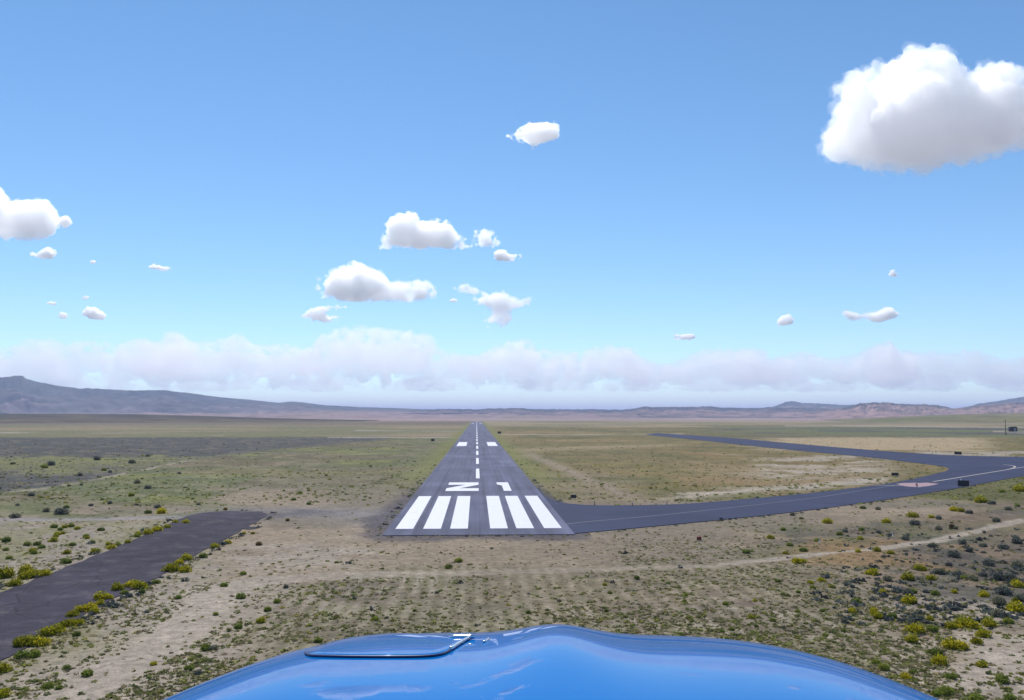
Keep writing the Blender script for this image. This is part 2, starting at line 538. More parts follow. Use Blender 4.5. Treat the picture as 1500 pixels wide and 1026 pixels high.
# ================================================================== PAVEMENTS
def asphalt(name, col, streak=(0.5, 0.02, 1), var=0.22, tyres=False, dust=False):
    mt, nt, out = new_mat(name)
    b = N(nt, 'ShaderNodeBsdfPrincipled', Roughness=0.85)
    b.inputs['Specular IOR Level'].default_value = 0.10
    geo = N(nt, 'ShaderNodeNewGeometry')
    P = geo.outputs['Position']
    big = noise_node(nt, 0.05, 5, 0.6, P)
    st = noise_node(nt, 1.0, 5, 0.6, P, streak)
    fine = noise_node(nt, 3.0, 5, 0.7, P)
    base = N(nt, 'ShaderNodeRGB'); base.outputs[0].default_value = (*col, 1)
    c = mul(nt, base.outputs[0], ramp(nt, big, [(0.3, 1 - var), (0.7, 1 + var)]))
    c = mul(nt, c, ramp(nt, st, [(0.3, 1 - var), (0.7, 1 + var)]))
    c = mul(nt, c, ramp(nt, fine, [(0.3, 0.85), (0.7, 1.15)]))
    if dust:
        dn = noise_node(nt, 0.35, 6, 0.68, P)
        c = mixc(nt, ramp(nt, dn, [(0.54, 0.0), (0.74, 0.6)]), c, (.115, .098, .085))
        vo = N(nt, 'ShaderNodeTexVoronoi', feature='DISTANCE_TO_EDGE', Scale=0.28)
        nt.links.new(P, vo.inputs['Vector'])
        c = mul(nt, c, ramp(nt, vo.outputs['Distance'], [(0.0, 0.45), (0.022, 1.0)]))
    if tyres:
        tyre = noise_node(nt, 1.0, 3, 0.6, P, (1.6, .0035, 1))
        c = mul(nt, c, ramp(nt, tyre, [(0.34, 0.74), (0.48, 1.0)]))
    nt.links.new(c, b.inputs['Base Color'])
    bp = N(nt, 'ShaderNodeBump', Strength=0.25, Distance=0.02)
    nt.links.new(fine, bp.inputs['Height'])
    nt.links.new(bp.outputs['Normal'], b.inputs['Normal'])
    nt.links.new(b.outputs[0], out.inputs['Surface'])
    return mt


M_RWY = asphalt('runway_asphalt', (0.092, 0.096, 0.146), var=.24, tyres=True)
M_TAXI = asphalt('taxiway_asphalt', (0.032, 0.038, 0.075), (0.06, 0.3, 1), 0.15)
M_ROAD = asphalt('old_road_asphalt', (0.032, 0.027, 0.041), (0.35, 0.35, 1), 0.34, dust=True)
M_STAIN = asphalt('tar_patch', (0.028, 0.025, 0.035), (0.3, 0.3, 1), 0.3)


def wobble(poly, step, amp, seed):
    q = resample(poly, step)
    r = random.Random(seed)
    ph = [r.uniform(0, 6.28) for _ in range(4)]
    o = []
    for i, (x, y) in enumerate(q):
        s = amp * (math.sin(x * .9 + y * 1.1 + ph[0]) + math.sin(x * 2.1 - y * 1.7 + ph[1]) + .6 * r.uniform(-1, 1)) / 2.6
        o.append((x + s, y + s * .6))
    return o


tag(slab('runway', runway_poly, 0.060, M_RWY, 0.2), kind='structure')
tag(slab('taxiway', taxi_poly, 0.056, M_TAXI, 0.2), kind='structure')
tag(slab('old_road', wobble(road_poly, 1.3, 0.28, 3), 0.030, M_ROAD, 0.12), kind='structure')
for k, pp in enumerate([[(352, 774), (362, 776), (374, 775), (380, 772.5), (370, 772), (358, 772.5)], [(322, 778), (336, 779), (346, 778), (340, 776), (328, 776)]]):
    tag(slab('tar_stain', wobble(smooth_line([G(*p) for p in pp] + [G(*pp[0])], 5)[:-1], 0.4, 0.12, k), 0.036, M_STAIN, 0), kind='structure')


def paint(name, col, wear=0.35):
    mt, nt, out = new_mat(name)
    b = N(nt, 'ShaderNodeBsdfPrincipled', Roughness=0.6)
    geo = N(nt, 'ShaderNodeNewGeometry')
    n1 = noise_node(nt, 0.9, 6, 0.7, geo.outputs['Position'], (1, .35, 1))
    n2 = noise_node(nt, 9.0, 4, 0.7, geo.outputs['Position'])
    c = mixc(nt, ramp(nt, n1, [(0.56, 0.0), (0.78, wear)]), col, (0.3, 0.3, 0.33))
    c = mul(nt, c, ramp(nt, n2, [(0.3, 0.9), (0.7, 1.05)]))
    nt.links.new(c, b.inputs['Base Color'])
    nt.links.new(b.outputs[0], out.inputs['Surface'])
    return mt


M_WHITE = paint('white_runway_paint', (0.52, 0.52, 0.57), 0.55)
M_YEL = paint('faded_yellow_paint', (0.058, 0.052, 0.066), 0.3)
M_CREAM = paint('pale_taxi_line_paint', (0.36, 0.30, 0.25), 0.6)
M_RED = paint('faded_red_paint', (0.26, 0.145, 0.15), 0.9)
ZM = 0.066


def flat(name, polys, z, mat):
    bm = bmesh.new()
    for p in polys:
        f = bm.faces.new([bm.verts.new((x, y, z)) for x, y in p])
        f.normal_update()
        if f.normal.z < 0: f.normal_flip()
    bmesh.ops.triangulate(bm, faces=[f for f in bm.faces if len(f.verts) > 4])
    return tag(bm_obj(name, bm, mat), kind='structure')


def rect(x0, x1, y0, y1): return [(x0, y0), (x1, y0), (x1, y1), (x0, y1)]


SY0, SY1 = 112.9, 158.3
for cx in (-9.57, -6.02, -2.56, 2.60, 5.98, 9.57):
    flat('threshold_stripe', [rect(RX + cx - 1.14, RX + cx + 1.14, SY0, SY1)], ZM, M_WHITE)
# number: an angular 2 (two bars and a diagonal) and a 1
NY0, NY1 = 169.0, 190.5
nx0, nx1 = G(654.5, 714.5)[0], G(701, 712)[0]
bar = 6.3
H_ = NY1 - NY0
flat('runway_number', [
    rect(nx0, nx1, NY0, NY0 + bar), rect(nx0 + .1, nx1, NY1 - bar, NY1),
    [(nx0, NY0 + bar), (nx0 + 2.6, NY0 + bar), (nx1, NY1 - bar), (nx1 - 2.6, NY1 - bar)]], ZM, M_WHITE)
ox0 = G(733.5, 712)[0]; ox1 = G(745, 712)[0]
ex0 = G(728, 708)[0]
flat('runway_number', [
    rect(ox0 + .25, ox1 + .15, NY0, NY1),
    [(ex0 - .1, NY1 - 5.5), (ox0 + .25, NY1 - 8.5), (ox0 + .25, NY1), (ex0 - .1, NY1)]], ZM, M_WHITE)
y = 203.0
while y < RY1 - 150:
    flat('centre_line_stripe', [rect(RX - .44, RX + .44, y, y + 37.0)], ZM, M_WHITE)
    y += 61.0
for yy in (421.0, 1640.0):
    for s in (-1, 1):
        flat('aiming_point', [rect(RX + s * 7.65 - 2.35, RX + s * 7.65 + 2.35, yy, yy + 62)], ZM, M_WHITE)
flat('threshold_stripe', [rect(RX + cx - 1.14, RX + cx + 1.14, RY1 - 52, RY1 - 6) for cx in (-9.57, -6.02, -2.56, 2.60, 5.98, 9.57)], ZM, M_WHITE)


def line_strip(name, px, w, mat, z=0.062, n=8):
    pts = smooth_line([G(*p) for p in px], n)
    L, Rr = [], []
    for i, p in enumerate(pts):
        a = np.array(pts[max(0, i - 1)]); b_ = np.array(pts[min(len(pts) - 1, i + 1)])
        t = b_ - a; t /= (np.hypot(*t) + 1e-9)
        nrm = np.array([-t[1], t[0]])
        L.append(tuple(np.array(p) + nrm * w / 2)); Rr.append(tuple(np.array(p) - nrm * w / 2))
    bm = bmesh.new()
    lv = [bm.verts.new((*q, z)) for q in L]; rv = [bm.verts.new((*q, z)) for q in Rr]
    for i in range(len(pts) - 1):
        f = bm.faces.new((rv[i], rv[i + 1], lv[i + 1], lv[i]))
        f.normal_update()
        if f.normal.z < 0: f.normal_flip()
    return tag(bm_obj(name, bm, mat), kind='structure')


line_strip('taxi_centre_line', [(826, 769), (860, 765), (930, 759), (1000, 752), (1100, 741), (1200, 729), (1260, 719.5), (1310, 712)], 0.28, M_YEL)
line_strip('taxi_lead_line', [(1367, 706.2), (1400, 700.8), (1440, 694.3), (1475, 688.6), (1484, 686.2), (1487, 684.4), (1483, 682.6), (1470, 681)], 0.5, M_CREAM)
line_strip('taxi_side_line', [(1484, 687.2), (1500, 684.6), (1560, 675)], 0.42, M_CREAM)
line_strip('hold_line', [(1252, 710.3), (1280, 711.2), (1318, 712)], 0.55, M_CREAM, 0.0625)
HM = [[(1312, 709.6), (1322, 708.2), (1342, 707.8), (1345, 710), (1341, 714.2), (1326, 713.2)], [(1343, 708.4), (1358, 707.6), (1369, 708.6), (1374, 709.8), (1360, 712.6), (1346, 714.4), (1342, 712)]]
flat('hold_marking', [wobble([G(*p) for p in q], .8, .55, 20 + i) for i, q in enumerate(HM)], 0.068, M_RED)


# ================================================================== HILLS
def hill(name, prof, Rc, front, back, cols, gully=0.25, cap=0.7, seed=0, cliff=1.0, da=0.06, ns=90, gs=.16, jag=0.0):
    us = np.array([p[0] for p in prof], float); vs_ = np.array([p[1] for p in prof], float)
    # azimuth + crest height per profile point
    az = []; hz = []
    for u_, v_ in prof:
        r = ray(u_, v_)
        az.append(math.degrees(math.atan2(r[0], r[1])))
        hz.append(CAM[2] + Rc * r[2] / math.hypot(r[0], r[1]))
    a = np.arange(az[0], az[-1], da)
    H = np.interp(a, az, hz)
    H = H + jag * Rc / F * (np.round((fbm(a, a * 0, .9, 4, seed + 40) - .5) * 5) / 2.2 + (fbm(a, a * 0, .25, 2, seed + 44) - .5) * .8)
    s = np.concatenate([np.linspace(0, 1, ns), np.linspace(1, 2, ns // 2)[1:]])
    Aa, S = np.meshgrid(np.radians(a), s)
    Hh = np.broadcast_to(H, Aa.shape)
    rr = np.where(S < 1, Rc - front * (1 - S), Rc + back * (S - 1))
    x = rr * np.sin(Aa); y = rr * np.cos(Aa)
    base = np.where(S < 1, sst(0, 1, S) * .55 + .45 * S ** (1.6 * cliff), 1 - sst(0, 1, S - 1))
    q = front
    rid = 1 - np.abs(2 * fbm(x, y, q * gs, 4, seed + 3) - 1)
    gl = (rid - .6) * gully * np.clip(S * (1.12 - np.minimum(S, 1)) * 4, 0, 1)
    gl = gl + (fbm(x, y, q * gs * .35, 4, seed + 9) - .5) * gully * .5 * np.clip(S, 0, 1)
    z = Hh * np.clip(base + gl * (S < 1.0) * np.minimum(1, (1.06 - np.minimum(S, 1)) * 6), -0.02, 1.0) - 1.0 * (1 - base)
    # colours by elevation, steepness of gullies, noise
    e = base + (fbm(x, y, q * gs * .7, 4, seed + 5) - .5) * .5
    c = mixa(np.broadcast_to(C(*cols[0]), x.shape + (3,)), C(*cols[1]), sst(cap - .18, cap + .18, e))
    c = mixa(c, C(*cols[2]), sst(.5, .66, fbm(x, y, q * gs * 1.4, 4, seed + 15)) * .8)
    c = c * (.7 + .6 * fbm(x, y, q * .03, 3, seed + 25))[..., None]
    nr, nc = x.shape
    idx = np.arange(nr * nc).reshape(nr, nc)
    fc = np.stack([idx[:-1, :-1], idx[:-1, 1:], idx[1:, 1:], idx[1:, :-1]], -1).reshape(-1, 4)
    me = np_mesh(name, np.stack([x, y, z], -1).reshape(-1, 3), fc, c.reshape(-1, 3), smooth=True)
    mt = GROUND_MAT if False else M_HILL
    return tag(link(name, me, mt), kind='structure')


mt, nt, out = new_mat('hill_soil')
b = N(nt, 'ShaderNodeBsdfDiffuse')
att = N(nt, 'ShaderNodeAttribute', attribute_name='albedo')
geo = N(nt, 'ShaderNodeNewGeometry')
f1 = noise_node(nt, 0.012, 6, 0.65, geo.outputs['Position'])
nt.links.new(mul(nt, att.outputs['Color'], ramp(nt, f1, [(0.3, 0.7), (0.7, 1.3)])), b.inputs['Color'])
nt.links.new(b.outputs[0], out.inputs['Surface'])
M_HILL = mt

# far mesa on the west side
hill('mesa_hills', [(-420, 580), (-200, 562), (-60, 556), (0, 555), (32, 555), (58, 562), (82, 568.5), (160, 572.5), (200, 574.5), (243, 574), (270, 577), (300, 581), (370, 587), (408, 591), (425, 589), (440, 590), (470, 594), (520, 597), (620, 600), (740, 604), (800, 608)],
     9000, 3000, 3200, [(.165, .135, .135), (.080, .085, .088), (.095, .098, .092)], .5, .42, 3, gs=.11)
# pinkish foothills across the valley
hill('valley_foothills', [(-300, 606), (0, 604), (120, 603.5), (250, 601), (330, 602), (420, 601.5), (500, 602), (560, 603), (620, 604), (690, 605), (800, 607), (900, 608.5)],
     8200, 3300, 2500, [(.25, .175, .155), (.15, .11, .10), (.22, .16, .12)], .5, .75, 14, gs=.08)
# dark flat-topped ridge behind the runway end
hill('ridge_hills', [(480, 609), (560, 604.5), (625, 600.5), (720, 599.5), (760, 599.2), (850, 600.5), (905, 601.5), (925, 600), (948, 596.8), (1000, 598), (1030, 596), (1056, 597.5), (1100, 599), (1130, 598), (1180, 598.5), (1250, 600), (1330, 601), (1420, 604), (1520, 607)],
     8800, 3000, 2500, [(.215, .145, .125), (.034, .038, .04), (.10, .08, .07)], .8, .40, 23, 1.5, gs=.06, jag=.9)
# badland hills on the east side, nearer ones over farther ones
hill('peak_hills', [(1060, 606), (1110, 599), (1138, 595.5), (1150, 590.5), (1163, 588.5), (1176, 591.5), (1195, 593), (1232, 594), (1280, 593), (1340, 596), (1400, 599), (1440, 592), (1470, 587.5), (1495, 583), (1530, 581), (1640, 586), (1800, 592)],
     11500, 3000, 3000, [(.21, .145, .13), (.055, .06, .055), (.10, .09, .08)], .7, .45, 31, gs=.07, jag=.7)
hill('badland_hills', [(1180, 606), (1230, 599), (1262, 592.5), (1280, 591), (1302, 591.5), (1340, 594), (1372, 594.5), (1398, 599.5), (1415, 597), (1440, 594.5), (1475, 592), (1500, 590.5), (1600, 588), (1760, 596)],
     7600, 2300, 2200, [(.26, .165, .14), (.05, .055, .05), (.13, .095, .08)], .9, .6, 41, 1.4, gs=.06, jag=.9)
# low dark sage ridge on the west side and low green rise on the east
hill('sage_ridge', [(-700, 607), (-300, 606), (0, 606.5), (100, 606.5), (200, 607), (300, 609.5), (400, 612.8), (500, 615), (600, 617), (680, 619)],
     2900, 1000, 900, [(.105, .09, .068), (.075, .070, .058), (.12, .10, .07)], .10, .5, 51)
hill('grass_rise', [(1180, 616), (1260, 613), (1330, 610), (1400, 607.5), (1450, 606), (1500, 605), (1620, 603), (1800, 604)],
     3600, 1500, 1200, [(.15, .135, .065), (.17, .14, .085), (.12, .125, .05)], .12, .5, 61)


# ================================================================== SHRUBS
def foliage_mat(name, col, trans=0.4, attr=None):
    mt, nt, out = new_mat(name)
    d = N(nt, 'ShaderNodeBsdfDiffuse', Roughness=0.8)
    t = N(nt, 'ShaderNodeBsdfTranslucent')
    mx = N(nt, 'ShaderNodeMixShader'); mx.inputs[0].default_value = trans
    geo = N(nt, 'ShaderNodeNewGeometry')
    f = noise_node(nt, 4.0, 3, 0.6, geo.outputs['Position'])
    if attr:
        a = N(nt, 'ShaderNodeAttribute', attribute_name=attr).outputs['Color']
    else:
        oi = N(nt, 'ShaderNodeObjectInfo')
        a0 = N(nt, 'ShaderNodeAttribute', attribute_name='albedo').outputs['Color']
        a = mul(nt, a0, ramp(nt, oi.outputs['Random'], [(0.0, (.72, .72, .8)), (0.5, (1, 1, 1)), (1.0, (1.3, 1.18, .9))]))
    c = mul(nt, a, ramp(nt, f, [(0.3, 0.65), (0.7, 1.35)]))
    nt.links.new(c, d.inputs['Color']); nt.links.new(c, t.inputs['Color'])
    nt.links.new(d.outputs[0], mx.inputs[1]); nt.links.new(t.outputs[0], mx.inputs[2])
    nt.links.new(mx.outputs[0], out.inputs['Surface'])
    return mt


def leaf_cloud(centers, sizes, rs):
    """quads of random tilt, one per centre; returns verts (n*4,3)"""
    n = len(centers)
    nrm = rs.normal(size=(n, 3)); nrm[:, 2] = np.abs(nrm[:, 2]) + .25
    nrm /= np.linalg.norm(nrm, axis=1)[:, None]
    t = np.cross(nrm, rs.normal(size=(n, 3))); t /= np.linalg.norm(t, axis=1)[:, None] + 1e-9
    bt = np.cross(nrm, t)
    s = sizes[:, None]
    a = rs.uniform(.55, 1.0, (n, 1))
    q = np.stack([centers - t * s - bt * s * a * .6, centers + t * s * .7 - bt * s * a, centers + t * s + bt * s * a * .7, centers - t * s * .6 + bt * s * a], 1)
    return q.reshape(-1, 3)


def shrub_mesh(name, seed, base, tip, lobes=6, flat_=0.75, n=900, leaf=.062, spread=.44):
    rs = np.random.default_rng(seed)
    cs, ss, cl = [], [], []
    lob = [(0, 0, .42, .62)] + [(spread * math.cos(t) * rs.uniform(.6, 1.1), spread * math.sin(t) * rs.uniform(.6, 1.1), rs.uniform(.22, .42), rs.uniform(.34, .52)) for t in np.linspace(0, 6.28, lobes, endpoint=False) + rs.uniform(0, 1)]
    for i in range(n):
        lx, ly, lz, lr = lob[rs.integers(len(lob))]
        d = rs.normal(size=3); d /= np.linalg.norm(d)
        r = lr * rs.uniform(.55, 1.08)
        p = np.array([lx, ly, lz * flat_]) + d * r * np.array([1, 1, flat_])
        if p[2] < -0.02: p[2] = abs(p[2]) * .4
        cs.append(p); ss.append(leaf * rs.uniform(.6, 1.5))
        h = rs.uniform(0, 1)
        cl.append(np.array(base) * (1 - h) + np.array(tip) * h)
    cs = np.array(cs); v = leaf_cloud(cs, np.array(ss), rs)
    v[:, 2] = np.maximum(v[:, 2], -.03)
    f = np.arange(len(v)).reshape(-1, 4)
    return np_mesh(name, v, f, np.repeat(np.array(cl), 4, axis=0))


M_SHRUB = foliage_mat('shrub_foliage', None)
KINDS = {
    'rabbitbrush': [shrub_mesh('rabbitbrush', 100 + i, (.23, .23, .016), (.54, .49, .035), 7) for i in range(4)],
    'greenbush': [shrub_mesh('green_shrub', 200 + i, (.14, .19, .035), (.29, .33, .075), 5, .7, 880) for i in range(3)],
    'sagebrush': [shrub_mesh('sagebrush', 300 + i, (.105, .118, .10), (.23, .24, .20), 6, .8, 880, .058) for i in range(3)],
    'brownbush': [shrub_mesh('dry_shrub', 400 + i, (.13, .09, .035), (.26, .17, .06), 5, .8, 860) for i in range(2)],
}
for k in KINDS:
    for me in KINDS[k]: me.materials.append(M_SHRUB)
NAMES = {'rabbitbrush': 'rabbitbrush', 'greenbush': 'green_shrub', 'sagebrush': 'sagebrush', 'brownbush': 'dry_shrub'}
DESCR = {'rabbitbrush': 'yellow-green rabbitbrush', 'greenbush': 'fresh green shrub', 'sagebrush': 'dark grey-green sagebrush', 'brownbush': 'brownish dry shrub'}
ORD = ['first', 'second', 'third', 'fourth', 'fifth', 'sixth', 'seventh', 'eighth', 'ninth', 'tenth', 'eleventh', 'twelfth', 'thirteenth', 'fourteenth', 'fifteenth', 'sixteenth', 'seventeenth', 'eighteenth', 'nineteenth', 'twentieth', 'twenty-first', 'twenty-second', 'twenty-third', 'twenty-fourth', 'twenty-fifth', 'twenty-sixth', 'twenty-seventh', 'twenty-eighth', 'twenty-ninth', 'thirtieth', 'thirty-first', 'thirty-second', 'thirty-third', 'thirty-fourth', 'thirty-fifth', 'thirty-sixth']
n_shrub = 0


def shrub(kind, u, v, rpx, label, group, tall=1.0):
    """shrub whose visible middle is at pixel u,v, half width rpx pixels"""
    global n_shrub
    n_shrub += 1
    base_v = v + rpx * .55
    x, y = G(u, base_v)
    dist = math.hypot(x, y)
    r = rpx / F * dist / .92
    o = link(NAMES[kind], random.choice(KINDS[kind]))
    o.location = (x, y, -0.04 * r + ground_z(x, y))
    o.rotation_euler = (0, 0, random.uniform(0, 6.28))
    o.scale = (r, r, r * tall * random.uniform(1.05, 1.4))
    tag(o, label, 'shrub', group)
    return o


def ground_z(x, y):
    x = np.array([x]); y = np.array([y])
    rl = ((fbm(x, y, 40, 3, 50) - .5) * 0.9 + (fbm(x, y, 6, 3, 55) - .5) * 0.34 + (fbm(x, y, 1.3, 2, 58) - .5) * 0.12)
    return float((rl * sst(0.8, 14, paved_dist(x, y)) - .02)[0])


ROAD_E = [(3, 977, 12), (32, 957, 12), (50, 957, 9), (32, 938, 14), (47, 937, 13), (61, 938, 12), (68, 924, 12), (81, 920, 13), (95, 913, 9), (104, 910, 9), (115, 911, 8), (106, 898, 9), (118, 891, 9), (131, 888, 11), (138, 893, 8), (148, 871, 12), (158, 873, 8), (146, 882, 7), (172, 859, 10), (193, 853, 11), (204, 855, 12), (228, 850, 8), (252, 829, 13), (271, 832, 10), (263, 822, 7), (273, 815, 9), (297, 813, 7), (314, 798, 7), (334, 793, 6), (357, 780, 4), (370, 780, 4)]
ROAD_W = [(8, 838, 13), (22, 852, 10), (38, 833, 11), (36, 842, 10), (50, 839, 12), (66, 838, 9), (97, 820, 9), (140, 805, 7), (163, 800, 7), (173, 796, 5), (187, 793, 5), (217, 778, 8), (230, 773, 9), (245, 770, 6), (257, 763, 5), (272, 763, 6)]
for i, (u, v, r) in enumerate(ROAD_E):
    k = 'greenbush' if i in (1, 2, 21, 26) else 'rabbitbrush'
    shrub(k, u, v, r, f'{DESCR[k]} on the runway side of the old road, {ORD[i]} from the near end', 'shrubs along the runway-side edge of the old road')
for i, (u, v, r) in enumerate(ROAD_W):
    k = 'greenbush' if i in (6, 9) else 'rabbitbrush'
    shrub(k, u, v, r, f'{DESCR[k]} on the outer side of the old road, {ORD[i]} from the near end', 'shrubs along the outer edge of the old road')

ZONES = [
    # (group, place phrase, list of (kind letter, u, v, r))
    ('shrubs by the gravel spur', 'beside the gravel spur where the old road ends',
     [('s', 90, 747, 11), ('s', 22, 754, 8), ('r', 237, 747, 8), ('g', 217, 748, 6), ('b', 330, 745, 4), ('g', 452, 735, 4), ('g', 430, 728, 5), ('b', 421, 761, 4), ('b', 379, 795, 6), ('g', 440, 720, 4), ('g', 478, 697, 3), ('s', 68, 747, 6)]),
    ('shrubs on the sandy track', 'on the pale sandy track beyond the cowling edge',
     [('g', 328, 854, 7), ('g', 353, 870, 9), ('g', 406, 880, 7), ('g', 392, 891, 7), ('r', 382, 908, 8), ('g', 349, 916, 8), ('g', 316, 899, 5), ('g', 261, 873, 6), ('g', 301, 945, 9), ('s', 313, 947, 7), ('g', 466, 936, 8), ('g', 550, 906, 6), ('g', 356, 838, 6), ('s', 419, 858, 5)]),
    ('shrubs on the bare ground below the old road', 'on bare ground below the old road',
     [('g', 70, 1004, 9), ('g', 128, 985, 9), ('g', 98, 977, 6), ('g', 86, 1007, 6), ('g', 277, 977, 9), ('g', 291, 958, 7), ('r', 225, 971, 6), ('r', 5, 1015, 10), ('s', 290, 985, 7), ('g', 112, 927, 7), ('g', 182, 866, 7), ('g', 208, 865, 6)]),
    ('shrubs in the stubble under the approach', 'on tan stubble between cowling and runway end',
     [('g', 672, 820, 7), ('g', 657, 829, 7), ('s', 720, 803, 3), ('s', 819, 878, 4), ('s', 640, 867, 4), ('g', 547, 907, 6), ('s', 519, 876, 4), ('g', 774, 897, 5), ('g', 888, 895, 4), ('s', 567, 905, 3), ('g', 493, 825, 4)]),
    ('shrubs between taxiway and dirt track', 'between the taxiway and the pale dirt track',
     [('r', 1212, 762, 8), ('r', 1298, 763, 7), ('r', 1337, 754, 9), ('s', 1340, 766, 8), ('r', 1397, 747, 7), ('b', 1395, 772, 5), ('r', 1437, 732, 9), ('s', 1453, 736, 6), ('g', 1468, 719, 5), ('r', 1493, 715, 9), ('g', 1230, 781, 6), ('g', 1157, 795, 6), ('r', 1150, 807, 5), ('g', 1177, 803, 7), ('g', 1093, 804, 7), ('s', 1420, 752, 6), ('r', 1408, 749, 6), ('s', 1477, 746, 5), ('g', 1262, 775, 5), ('s', 1375, 760, 5)]),
    ('shrubs just below the dirt track', 'just below the pale dirt track in rust-brown scrub',
     [('r', 1167, 820, 8), ('r', 1176, 819, 7), ('r', 1257, 806, 5), ('r', 1285, 804, 6), ('r', 1305, 808, 6), ('s', 1367, 797, 7), ('s', 1397, 812, 9), ('s', 1448, 823, 9), ('s', 1410, 793, 6), ('s', 1491, 826, 10), ('r', 1277, 836, 10), ('g', 1220, 858, 5), ('s', 1390, 826, 6), ('s', 1420, 806, 7), ('s', 1470, 800, 8), ('s', 1490, 792, 8), ('s', 1440, 797, 6)]),
    ('shrubs in the dark scrub', 'in the dark sage scrub above the sandy clearing',
     [('r', 1330, 842, 10), ('r', 1348, 830, 10), ('r', 1332, 875, 12), ('g', 1254, 878, 9), ('s', 1330, 863, 8), ('s', 1377, 836, 8), ('s', 1463, 876, 10), ('s', 1463, 894, 11), ('s', 1461, 842, 11), ('s', 1469, 860, 12), ('s', 1493, 871, 10), ('r', 1441, 865, 8), ('r', 1487, 884, 13), ('g', 1477, 905, 8), ('r', 1491, 852, 9), ('s', 1425, 845, 8), ('s', 1403, 840, 7), ('s', 1480, 842, 9), ('s', 1440, 838, 7)]),
    ('shrubs around the sandy clearing', 'around the sandy clearing near the cowling tip',
     [('r', 1280, 892, 7), ('r', 1287, 902, 8), ('g', 1307, 903, 8), ('r', 1342, 918, 14), ('r', 1336, 933, 10), ('g', 1366, 920, 9), ('r', 1392, 914, 9), ('r', 1411, 907, 14), ('r', 1424, 911, 12), ('r', 1449, 908, 11), ('r', 1441, 924, 11), ('r', 1431, 935, 9), ('r', 1393, 938, 13), ('r', 1407, 941, 11)]),
    ('shrubs out on the pale sand', 'out on the pale sand below the clearing',
     [('g', 1371, 948, 11), ('r', 1376, 962, 12), ('r', 1438, 967, 9), ('g', 1392, 986, 9), ('r', 1326, 987, 8), ('g', 1338, 980, 8), ('g', 1387, 1009, 12), ('g', 1372, 1013, 8), ('g', 1431, 1020, 11), ('g', 1467, 988, 10), ('g', 1295, 975, 9), ('g', 1283, 968, 7), ('g', 1480, 1015, 9)]),
]
LET = {'s': 'sagebrush', 'r': 'rabbitbrush', 'g': 'greenbush', 'b': 'brownbush'}
for grp, place, items in ZONES:
    byk = {}
    for it in items: byk.setdefault(it[0], []).append(it)
    for L_, its in byk.items():
        its = sorted(its, key=lambda t: -t[3])
        k = LET[L_]
        for j, (_, u, v, r) in enumerate(its):
            if len(its) == 1: lab = f'only {DESCR[k]} {place}'
            elif j == 0: lab = f'largest {DESCR[k]} {place}'
            elif j == len(its) - 1: lab = f'smallest {DESCR[k]} {place}'
            else: lab = f'{ORD[j]} largest {DESCR[k]} {place}'
            shrub(k, u, v, r, lab, grp)

# a thin spread of further small shrubs nobody could tell apart, by zone
SPREAD = [
    (24, (15, 300, 660, 745), (3, 6), 'ssg', 'sagebrush dotted over the green field beyond the old road', 'small {} dotted over the green field beyond the old road'),
    (26, (0, 280, 765, 815), (4, 7), 'ggr', 'shrubs dotted between gravel spur and old road', 'small {} dotted between the gravel spur and the old road'),
    (30, (880, 1250, 845, 930), (3.5, 6), 'ggr', 'shrubs dotted over the stubble below the dirt track', 'small {} dotted over the stubble below the dirt track'),
    (22, (1180, 1500, 840, 935), (5, 8), 'sgr', 'shrubs filling the dark scrub', 'middling {} filling gaps in the dark scrub'),
    (16, (1100, 1500, 740, 790), (4, 7), 'srg', 'shrubs dotted over the brown scrub by the taxiway', 'small {} dotted over the brown scrub by the taxiway'),
]
rr_ = random.Random(5)
for n, (u0, u1, v0, v1), (r0, r1), kinds, grp, lab in SPREAD:
    k_ = 0
    while k_ < n:
        u, v, r = rr_.uniform(u0, u1), rr_.uniform(v0, v1), rr_.uniform(r0, r1)
        x, y = G(u, v)
        if float(paved_dist(np.array([x]), np.array([y]))[0]) < .8 or float(dist_poly(np.array([x]), np.array([y]), track_r)[0]) < 1.5:
            continue
        k = LET[rr_.choice(kinds)]
        shrub(k, u, v, r, lab.format(DESCR[k]), f'{DESCR[k]}: {grp}' if False else grp + ' - ' + DESCR[k])
        k_ += 1


